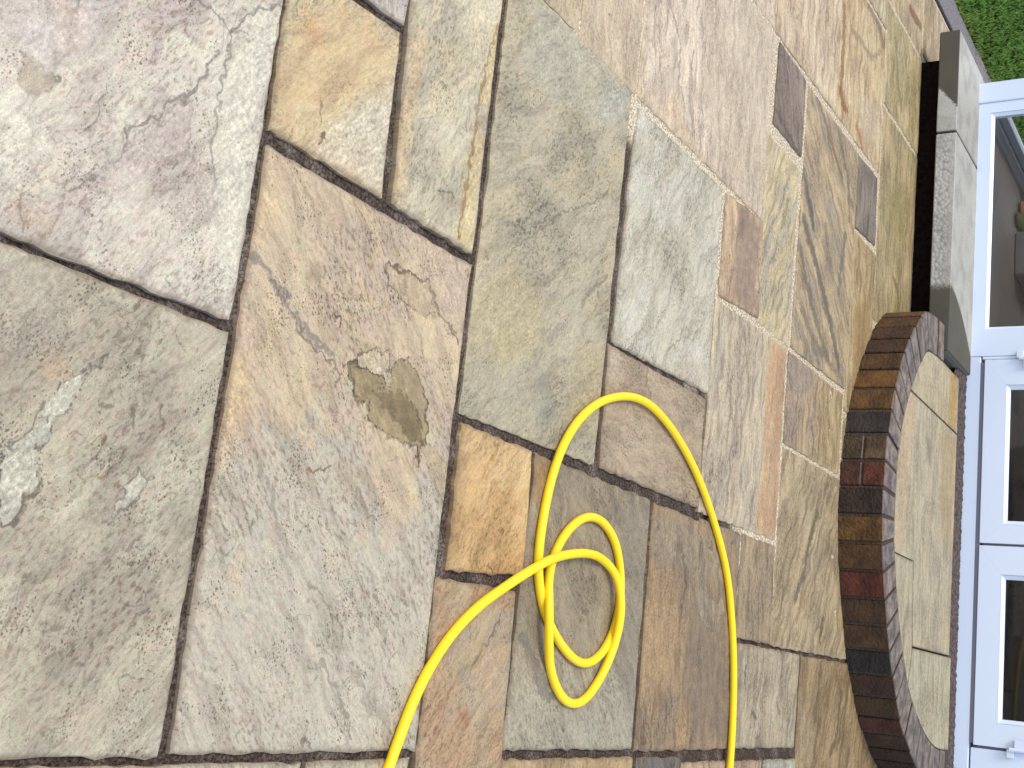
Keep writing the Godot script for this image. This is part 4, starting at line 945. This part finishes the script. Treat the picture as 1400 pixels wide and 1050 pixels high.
func build_conservatory() -> void:
	var home := thing("conservatory", "white framed glass conservatory with double doors above the brick step", "conservatory", Vector3(-0.6, 0.0, -FRONT))
	home.position = Vector3.ZERO
	var white := plain(tone(217, 228, 244), 0.28, 0.5)
	var rubber := plain(tone(136, 132, 142), 0.7, 0.3)
	var black := plain(tone(26, 19, 15), 0.9, 0.15)
	black.albedo_texture = grain(FastNoiseLite.TYPE_SIMPLEX, 41, 3, 0.03, 0.5, 1.3, 256)
	black.uv1_triplanar = true
	black.uv1_scale = Vector3.ONE * 4.0
	var glass := StandardMaterial3D.new()
	glass.transparency = BaseMaterial3D.TRANSPARENCY_ALPHA
	glass.albedo_color = Color(0.2, 0.22, 0.22, 0.04)
	glass.roughness = 0.03
	glass.metallic_specular = 0.4

	# plinth, painted black, set back under the sill
	bar(home, "plinth", black, -2.758, -1.46, -0.1, 0.085, 5.30, 5.42, 0.004)
	bar(home, "plinth", black, -2.758, -2.63, -0.1, 0.085, 5.425, 8.6, 0.004)
	bar(home, "plinth", black, 0.28, 2.0, -0.1, 0.085, 5.30, 5.42, 0.004)
	# sill blocks
	for k in 3:
		var made := concrete_image(k)
		var s := Shape.new()
		s.box(made[2], made[3], 0.084, 0.170, 5.245, 5.735, 0.005)
		for i in s.v.size():
			var p := s.v[i]
			var u: float = (p.x - made[2]) / (made[3] - made[2])
			if s.n[i].z > 0.5:
				s.uv[i] = Vector2(u, (p.y - 0.082) / 0.09 * 0.3)
			elif absf(s.n[i].x) > 0.5:
				s.uv[i] = Vector2(u, clampf((p.y - 0.082) / 0.09 * 0.3, 0.01, 0.3))
			else:
				s.uv[i] = Vector2(u, 0.3 + (-p.z - 5.245) / 0.5 * 0.7)
		var m := StandardMaterial3D.new()
		m.albedo_texture = ImageTexture.create_from_image(made[0])
		m.heightmap_enabled = true
		m.heightmap_texture = ImageTexture.create_from_image(made[1])
		m.heightmap_scale = 0.7
		m.roughness = 0.8
		m.metallic_specular = 0.3
		put("concrete_sill", s, m, home)
	var side_sill := plain(tone(165, 163, 156), 0.85, 0.3)
	bar(home, "side_sill", side_sill, -2.862, -2.62, 0.084, 0.168, 5.740, 8.6, 0.005)

	# corner post, fixed windows, jambs, head
	bar(home, "corner_post", white, -2.803, -2.703, 0.163, 2.05, FRONT - 0.008, FRONT + 0.09, 0.006)
	var left := put("window_frame", surround([-2.701, -1.507, 0.169, 2.05], [-2.652, -1.628, 0.224, 1.99], FRONT, FRONT + 0.07, 0.0), white, home)
	put("glazing_bead", surround([-2.651, -1.629, 0.225, 1.989], [-2.638, -1.642, 0.238, 1.976], FRONT + 0.003, FRONT + 0.02, 0.012), white, left)
	bar(left, "glass_pane", glass, -2.645, -1.635, 0.23, 1.98, FRONT + 0.022, FRONT + 0.026, 0.0005)
	var rightw := put("window_frame", surround([0.245, 1.64, 0.169, 2.05], [0.30, 1.52, 0.224, 1.99], FRONT, FRONT + 0.07, 0.0), white, home)
	put("glazing_bead", surround([0.301, 1.519, 0.225, 1.989], [0.314, 1.506, 0.238, 1.976], FRONT + 0.003, FRONT + 0.02, 0.012), white, rightw)
	bar(rightw, "glass_pane", glass, 0.307, 1.513, 0.23, 1.98, FRONT + 0.022, FRONT + 0.026, 0.0005)
	bar(home, "threshold", white, -1.5045, 0.2425, 0.145, 0.2135, FRONT - 0.004, FRONT + 0.08, 0.005)
	bar(home, "door_jamb", white, -1.5045, -1.4915, 0.219, 2.05, FRONT - 0.002, FRONT + 0.08, 0.002)
	bar(home, "door_jamb", white, 0.149, 0.2425, 0.219, 2.05, FRONT - 0.002, FRONT + 0.08, 0.003)
	bar(home, "door_head", white, -1.49, 0.147, 2.012, 2.05, FRONT - 0.002, FRONT + 0.08, 0.003)
	bar(home, "gasket", rubber, -1.478, 0.132, 0.2140, 0.2315, FRONT - 0.002, FRONT + 0.07, 0.001)
	bar(home, "gasket", rubber, -0.70, -0.67, 0.2415, 2.01, FRONT + 0.012, FRONT + 0.07, 0.001)
	bar(home, "gasket", rubber, 0.13, 0.1475, 0.2415, 2.01, FRONT + 0.012, FRONT + 0.07, 0.001)
	# two door leaves
	for k in 2:
		var a: float = [-1.487, -0.679][k]
		var b: float = [-0.690, 0.138][k]
		var g0: float = [-1.362, -0.548][k]
		var g1: float = [-0.782, 0.032][k]
		var leaf := put("door", surround([a, b, 0.232, 2.006], [g0 - 0.012, g1 + 0.012, 0.322, 1.90], FRONT - 0.012, FRONT + 0.06, 0.0), white, home)
		put("glazing_bead", surround([g0 - 0.011, g1 + 0.011, 0.323, 1.899], [g0 + 0.006, g1 - 0.006, 0.338, 1.882], FRONT - 0.009, FRONT + 0.012, 0.014), white, leaf)
		bar(leaf, "glass_pane", glass, g0 - 0.003, g1 + 0.003, 0.329, 1.892, FRONT + 0.014, FRONT + 0.018, 0.0005)
		# a hinge: a white barrel with its two flags, on the outer stile
		var at: float = [-1.489, 0.140][k]
		var into: float = [1.0, -1.0][k]
		for y in [0.362, 1.70]:
			var hs := Shape.new()
			hs.tube(PackedVector3Array([Vector3(at, y + 0.012, -FRONT + 0.026), Vector3(at + 0.0004, y + 0.115, -FRONT + 0.026)]), 0.0085, 14)
			hs.box(at, at + into * 0.040, y + 0.03, y + 0.10, FRONT - 0.030, FRONT - 0.0135, 0.002) if into > 0 else hs.box(at + into * 0.040, at, y + 0.03, y + 0.10, FRONT - 0.030, FRONT - 0.0135, 0.002)
			hs.box(at - into * 0.034, at, y, y + 0.028, FRONT - 0.022, FRONT - 0.0035, 0.002) if into > 0 else hs.box(at, at - into * 0.034, y, y + 0.028, FRONT - 0.022, FRONT - 0.0035, 0.002)
			put("hinge", hs, white, leaf)
	# the left side: rail, glass and posts going back, then the wall and roof that close it
	var grey := plain(tone(150, 155, 160), 0.4, 0.4)
	bar(home, "side_rail", grey, -2.78, -2.70, 0.169, 0.215, FRONT + 0.092, 8.6, 0.006)
	bar(home, "side_rail", grey, -2.765, -2.715, 0.216, 0.255, FRONT + 0.092, 8.6, 0.006)
	bar(home, "side_glass", glass, -2.743, -2.739, 0.256, 2.0, FRONT + 0.092, 8.6, 0.0005)
	for d in [6.7, 7.7]:
		bar(home, "side_post", white, -2.79, -2.694, 0.256, 2.05, d, d + 0.07, 0.004)
	bar(home, "head_beam", white, -2.80, 1.64, 2.051, 2.19, FRONT - 0.01, FRONT + 0.1, 0.004)
	bar(home, "side_beam", white, -2.80, -2.69, 2.051, 2.19, FRONT + 0.102, 8.6, 0.004)
	bar(home, "floor", plain(tone(92, 88, 82), 0.6, 0.3), -2.695, 1.64, 0.1, 0.1695, FRONT + 0.092, 8.6, 0.002)
	bar(home, "back_wall", plain(tone(170, 160, 145), 0.9, 0.3), -2.9, 1.9, -0.1, 2.6, 8.61, 8.85, 0.004)
	bar(home, "right_wall", plain(tone(170, 160, 145), 0.9, 0.3), 1.645, 1.9, -0.1, 2.19, 5.67, 8.60, 0.004)
	bar(home, "roof", plain(tone(120, 122, 126), 0.7, 0.3), -2.88, 1.9, 2.2, 2.30, 5.66, 8.60, 0.01)
	bar(home, "gutter", white, -2.9, 1.92, 2.195, 2.27, 5.57, 5.655, 0.02)

# ---------------------------------------------------------------- brick step
func riser() -> PackedVector2Array:
	var c := Curve2D.new()
	var list := RISER
	var pts := PackedVector2Array()
	for k in range(0, list.size(), 2):
		pts.append(Vector2(list[k], list[k + 1]))
	for k in pts.size():
		var along := (pts[mini(k + 1, pts.size() - 1)] - pts[maxi(k - 1, 0)]) / 6.0
		c.add_point(pts[k], -along, along)
	return c.tessellate_even_length(6, 0.012)

func along_line(line: PackedVector2Array, s: float) -> Array:
	var left := s
	for k in line.size() - 1:
		var l := line[k].distance_to(line[k + 1])
		if left <= l or k == line.size() - 2:
			var d := (line[k + 1] - line[k]) / l
			return [line[k] + d * left, d]
		left -= l
	return []

func build_step() -> void:
	var step := thing("brick_step", "curved brick edged step topped with buff sandstone before the white doors", "step", Vector3.ZERO)
	var line := riser()
	var total := 0.0
	for k in line.size() - 1:
		total += line[k].distance_to(line[k + 1])
	var inward := func(s: float, by: float) -> Vector2:
		# smoothed normal, so that the wedges stay regular
		var a: Array = along_line(line, maxf(s - 0.06, 0.0))
		var b: Array = along_line(line, minf(s + 0.06, total))
		var p: Array = along_line(line, s)
		var d := ((a[1] as Vector2) + (b[1] as Vector2) + (p[1] as Vector2)).normalized()
		var n := Vector2(-d.y, d.x)
		if n.y < -0.2 or (absf(n.y) <= 0.2 and n.x * ((p[0] as Vector2).x + 0.62) > 0.0):
			n = -n
		return (p[0] as Vector2) + n * by
	var bm := plain(Color.WHITE, 0.62, 0.4)
	bm.vertex_color_use_as_albedo = true
	bm.albedo_texture = grain(FastNoiseLite.TYPE_SIMPLEX, 51, 5, 0.008, 0.6, 1.12)
	bm.uv1_triplanar = true
	bm.uv1_world_triplanar = true
	bm.uv1_scale = Vector3.ONE * 3.1
	bm.heightmap_enabled = true
	bm.heightmap_texture = grain(FastNoiseLite.TYPE_SIMPLEX, 52, 5, 0.03, 0.0, 1.0)
	bm.heightmap_scale = 0.4
	var mm := bm.duplicate()
	mm.albedo_texture = grain(FastNoiseLite.TYPE_SIMPLEX, 53, 4, 0.06, 0.5, 1.3)
	mm.roughness = 0.95

	# mortar body behind the brick faces, and the filling under the slabs
	var body := Shape.new()
	var cols := 90
	var mt := lin(82, 71, 62)
	var prev := []
	for k in cols + 1:
		var s := total * k / cols
		var o: Vector2 = inward.call(s, 0.007)
		var i: Vector2 = inward.call(s, 0.160)
		var out := Vector3(o.x - i.x, 0, i.y - o.y).normalized()
		var now := [body.point(Vector3(o.x, -0.03, -o.y), out, Vector2.ZERO, mt), body.point(Vector3(o.x, 0.150, -o.y), out, Vector2.ZERO, mt), body.point(Vector3(o.x, 0.150, -o.y), Vector3.UP, Vector2.ZERO, mt), body.point(Vector3(i.x, 0.150, -i.y), Vector3.UP, Vector2.ZERO, mt), body.point(Vector3(i.x, 0.10, -i.y), -out, Vector2.ZERO, mt), body.point(Vector3(i.x, 0.150, -i.y), -out, Vector2.ZERO, mt)]
		if prev:
			body.quad(prev[0], now[0], now[1], prev[1])
			body.quad(prev[2], now[2], now[3], prev[3])
			body.quad(prev[4], now[4], now[5], prev[5])
		prev = now
	put("mortar", body, mm, step)

	var rng := RandomNumberGenerator.new()
	rng.seed = 9
	var pitch := 0.098
	var count := int((total - 0.027) / pitch)
	for k in count:
		var s0 := 0.027 + k * pitch + 0.0045
		var s1 := 0.027 + (k + 1) * pitch - 0.0045 + rng.randf_range(-0.003, 0.001)
		var t: Array = BRICKS[clampi(k - 5, 0, BRICKS.size() - 1)] if k >= 5 else BRICKS[(k * 3) % 5]
		var face := lin(t[0] + 10, t[1] + 8, t[2] + 5, 0.98)
		var top := lin(164, 148, 136, 0.92).lerp(lin(142, 132, 126, 0.92), rng.randf()).lerp(face, 0.15)
		var split: bool = t.size() > 3
		var lean := rng.randf_range(-0.003, 0.003)
		for half in (2 if split else 1):
			var y0 := -0.02 if half == 0 else 0.075
			var y1 := 0.1555 + lean * 0.6 if (not split or half == 1) else 0.0705
			var c := face if not (split and half == 0) else face.lerp(lin(46, 36, 32), 0.5)
			var o0: Vector2 = inward.call(s0, lean)
			var o1: Vector2 = inward.call(s1, lean * 0.4)
			var i0: Vector2 = inward.call(s0, 0.156)
			var i1: Vector2 = inward.call(s1, 0.156)
			var b := Shape.new()
			var corners := []
			for n in 8:
				var p: Vector2 = (o1 if n & 1 else o0) if n & 4 else (i1 if n & 1 else i0)
				corners.append(Vector3(p.x, y1 if n & 2 else y0, -p.y))
			b.block(corners, 0.0055, [c, c, c, top, top, c])
			put("brick", b, bm, step)

	# the sandstone on top, cut to the curve of the bricks
	var ring := PackedVector2Array()
	for k in 61:
		var p: Vector2 = inward.call(total * (0.004 + 0.992 * k / 60.0), 0.160)
		if p.y < 5.53 and (ring.is_empty() or p.distance_to(ring[-1]) > 0.004):
			ring.append(p)
	ring.append(Vector2(ring[-1].x, 5.57))
	ring.append(Vector2(ring[0].x, 5.54))
	var g := 0.004
	var cuts := [
		[[-1.9, 4.3, -1.139 - g, 4.3, -1.128 - g, 5.53, -1.9, 5.53], [200, 190, 166], [190, 182, 160], 0.05],
		[[-1.139 + g, 4.3, -0.513 - g, 4.3, -0.512 - g, 4.885, -0.205, 4.925, -0.201 - g, 5.53, -1.128 + g, 5.53], [194, 186, 168], [182, 177, 162], 0.03],
		[[-0.513 + g, 4.3, 0.7, 4.3, 0.7, 4.80, -0.064, 4.872 - g, -0.205, 4.918 - g, -0.512, 4.878 - g], [188, 182, 162], [178, 172, 155], 0.0],
		[[-0.201 + g, 4.925 + g, -0.064, 4.876 + g, 0.7, 4.80 + g, 0.7, 5.575, -0.201 + g, 5.575], [190, 187, 168], [182, 180, 163], 0.06]]
	for n in cuts.size():
		var area := PackedVector2Array()
		for k in range(0, cuts[n][0].size(), 2):
			area.append(Vector2(cuts[n][0][k], cuts[n][0][k + 1]))
		var marks := []
		if n == 0:
			marks = [{"kind": "patch", "points": [-1.9, 5.38, -1.1, 5.36, -1.1, 5.50, -1.9, 5.5], "tone": [184, 152, 100], "amount": 0.95, "rim": 0, "deep": 0.0}]
		elif n == 1:
			marks = [{"kind": "patch", "points": [-1.02, 5.0, -0.93, 5.02, -0.92, 5.10, -1.0, 5.09], "tone": [128, 124, 120], "amount": 0.7, "rim": 0, "deep": 0.0}, {"kind": "patch", "points": [-1.15, 4.6, -0.5, 4.55, -0.52, 4.72, -1.15, 4.85], "tone": [196, 172, 142], "amount": 0.6, "rim": 0, "deep": 0.0},
				{"kind": "patch", "points": [-1.1, 5.25, -0.7, 5.3, -0.6, 5.5, -1.1, 5.5], "tone": [178, 154, 118], "amount": 0.6, "rim": 0, "deep": 0.0}]
		for piece in Geometry2D.intersect_polygons(ring, area):
			if piece.size() < 3:
				continue
			var low := piece[0]
			var high := piece[0]
			for p in piece:
				low = low.min(p)
				high = high.max(p)
			if (high.x - low.x) * (high.y - low.y) < 0.004:
				continue
			var tris := Geometry2D.triangulate_polygon(piece)
			if tris.is_empty():
				continue
			var made := paint({"corners": [low.x, low.y, low.x, high.y, high.x, high.y, high.x, low.y], "tones": [cuts[n][1], cuts[n][2], [194, 186, 164]], "grain": cuts[n][3], "pits": 0.4, "dust": 0.0, "marks": marks}, 80 + n)
			var sh := Shape.new()
			var ids := []
			for p in piece:
				ids.append(sh.point(Vector3(p.x, 0.153, -p.y), Vector3.UP, (p - low) / (high - low)))
			for k in range(0, tris.size(), 3):
				sh.tri(ids[tris[k]], ids[tris[k + 1]], ids[tris[k + 2]])
			for k in piece.size():
				var a := piece[k]
				var b := piece[(k + 1) % piece.size()]
				var mid := (low + high) * 0.5
				var nn := Vector3(b.y - a.y, 0, b.x - a.x).normalized()
				if nn.dot(Vector3((a.x + b.x) * 0.5 - mid.x, 0, mid.y - (a.y + b.y) * 0.5)) < 0.0:
					nn = -nn
				var uva := (a - low) / (high - low)
				var uvb := (b - low) / (high - low)
				sh.quad(sh.point(Vector3(a.x, 0.153, -a.y), nn, uva), sh.point(Vector3(b.x, 0.153, -b.y), nn, uvb), sh.point(Vector3(b.x, 0.115, -b.y), nn, uvb), sh.point(Vector3(a.x, 0.115, -a.y), nn, uva))
			put("tread_slab", sh, sandstone(made, common[n % common.size()]), step)
	var fill := Shape.new()
	var foot := []
	for p in ring:
		foot.append(fill.point(Vector3(p.x, 0.141, -p.y), Vector3.UP, Vector2.ZERO, lin(84, 72, 64)))
	var tri := Geometry2D.triangulate_polygon(ring)
	for k in range(0, tri.size(), 3):
		fill.tri(foot[tri[k]], foot[tri[k + 1]], foot[tri[k + 2]])
	put("bedding", fill, mm, step)
	# the rough dark strip between the slabs and the doors
	var strip := Shape.new()
	var nx := 260
	var nz := 14
	for j in nz + 1:
		for i in nx + 1:
			var x := lerpf(-1.50, 0.33, float(i) / nx)
			var d := lerpf(5.515 + 0.02 * strata.get_noise_2d(x * 9.0, 3.0), 5.672, float(j) / nz)
			var r := strata.get_noise_2d(x * 34.0, d * 34.0)
			var y := 0.1485 + r * 0.006 + 0.007 * float(j) / nz if j > 0 else 0.138
			var c := lin(112, 100, 95).lerp(lin(66, 56, 54), smoothstep(-0.2, 0.3, r)).lerp(lin(120, 104, 100), smoothstep(0.2, 0.5, fine.get_noise_2d(x * 40.0, d * 40.0)) * 0.5)
			strip.point(Vector3(x, y, -d), Vector3(-r * 0.3, 1, r * 0.3).normalized(), Vector2.ZERO, c)
	for j in nz:
		for i in nx:
			var a := j * (nx + 1) + i
			strip.quad(a, a + 1, a + nx + 2, a + nx + 1)
	put("rough_strip", strip, mm, step)

# ---------------------------------------------------------------- hose
func lay_hose() -> void:
	var c := Curve3D.new()
	var pts := PackedVector3Array()
	# it leaves the picture at both ends and runs on over the slabs
	pts.append_array(PackedVector3Array([Vector3(1.9, 0.0098, -1.05), Vector3(1.5, 0.0098, -1.25), Vector3(1.0, 0.0098, -1.52), Vector3(0.6, 0.0098, -1.70), Vector3(0.36, 0.0098, -1.82)]))
	for k in range(0, HOSE.size(), 3):
		pts.append(Vector3(HOSE[k], HOSE[k + 1], -HOSE[k + 2]))
	pts.append_array(PackedVector3Array([Vector3(0.36, 0.0098, -3.515), Vector3(0.7, 0.0098, -3.47), Vector3(1.1, 0.0098, -3.34), Vector3(1.6, 0.0098, -3.2), Vector3(2.3, 0.0098, -3.3)]))
	# ease the traced points
	for turn in 2:
		var soft := pts.duplicate()
		for k in range(1, pts.size() - 1):
			soft[k] = pts[k] * 0.6 + (pts[k - 1] + pts[k + 1]) * 0.2
			soft[k].y = pts[k].y
		pts = soft
	for k in pts.size():
		var along := (pts[mini(k + 1, pts.size() - 1)] - pts[maxi(k - 1, 0)]) / 6.0
		c.add_point(pts[k], -along, along)
	var s := Shape.new()
	s.tube(c.tessellate_even_length(6, 0.008), 0.0098, 20)
	var m := plain(tone(249, 209, 14), 0.42, 0.5)
	m.subsurf_scatter_enabled = false
	var o := put("garden_hose", s, m)
	tag(o, "yellow garden hose looped on the grey sandstone slabs", "hose")

# ---------------------------------------------------------------- what stands behind the glass
func furnish() -> void:
	var s := Shape.new()
	s.stuffed(Vector3(-2.575, 0.165 + 0.02, -6.80), Vector3(0.045, 0.02, 0.12), 0.45, 0.4)
	tag(put("floor_cushion", s, plain(tone(122, 80, 58), 0.9, 0.2)), "rust orange cushion on the floor behind the left window pane", "cushion")
	var g := Shape.new()
	g.stuffed(Vector3(-2.49, 0.165 + 0.02, -6.72), Vector3(0.038, 0.02, 0.13), 0.45, 0.4)
	tag(put("floor_cushion", g, plain(tone(60, 76, 46), 0.9, 0.2)), "moss green cushion on the floor behind the left window pane", "cushion")
	var b := Shape.new()
	b.box(-2.42, -2.18, 0.166, 0.40, 6.62, 7.2, 0.015)
	tag(put("storage_box", b, plain(tone(92, 91, 89), 0.6, 0.3)), "slate grey storage box on the floor behind the left window pane", "box")
	# a dark settee close behind the doors
	var dark := plain(tone(38, 37, 38), 0.95, 0.15)
	dark.albedo_texture = grain(FastNoiseLite.TYPE_SIMPLEX, 61, 3, 0.05, 0.7, 1.1, 256)
	dark.uv1_triplanar = true
	dark.uv1_scale = Vector3.ONE * 3.0
	var sofa := thing("settee", "dark upholstered settee standing inside behind the two white doors", "settee", Vector3(-0.45, 0.165, -6.45))
	for part in [["seat", 0.0, 0.14, 0.0, 0.62, 0.14, 0.34], ["armrest", -0.66, 0.2, 0.0, 0.11, 0.2, 0.36], ["armrest", 0.66, 0.2, 0.0, 0.11, 0.2, 0.36], ["backrest", 0.0, 0.40, -0.36, 0.70, 0.36, 0.12]]:
		var p := Shape.new()
		p.stuffed(Vector3(part[1], part[2], part[3]), Vector3(part[4], part[5], part[6]), 0.4, 0.0)
		put(part[0], p, dark, sofa)
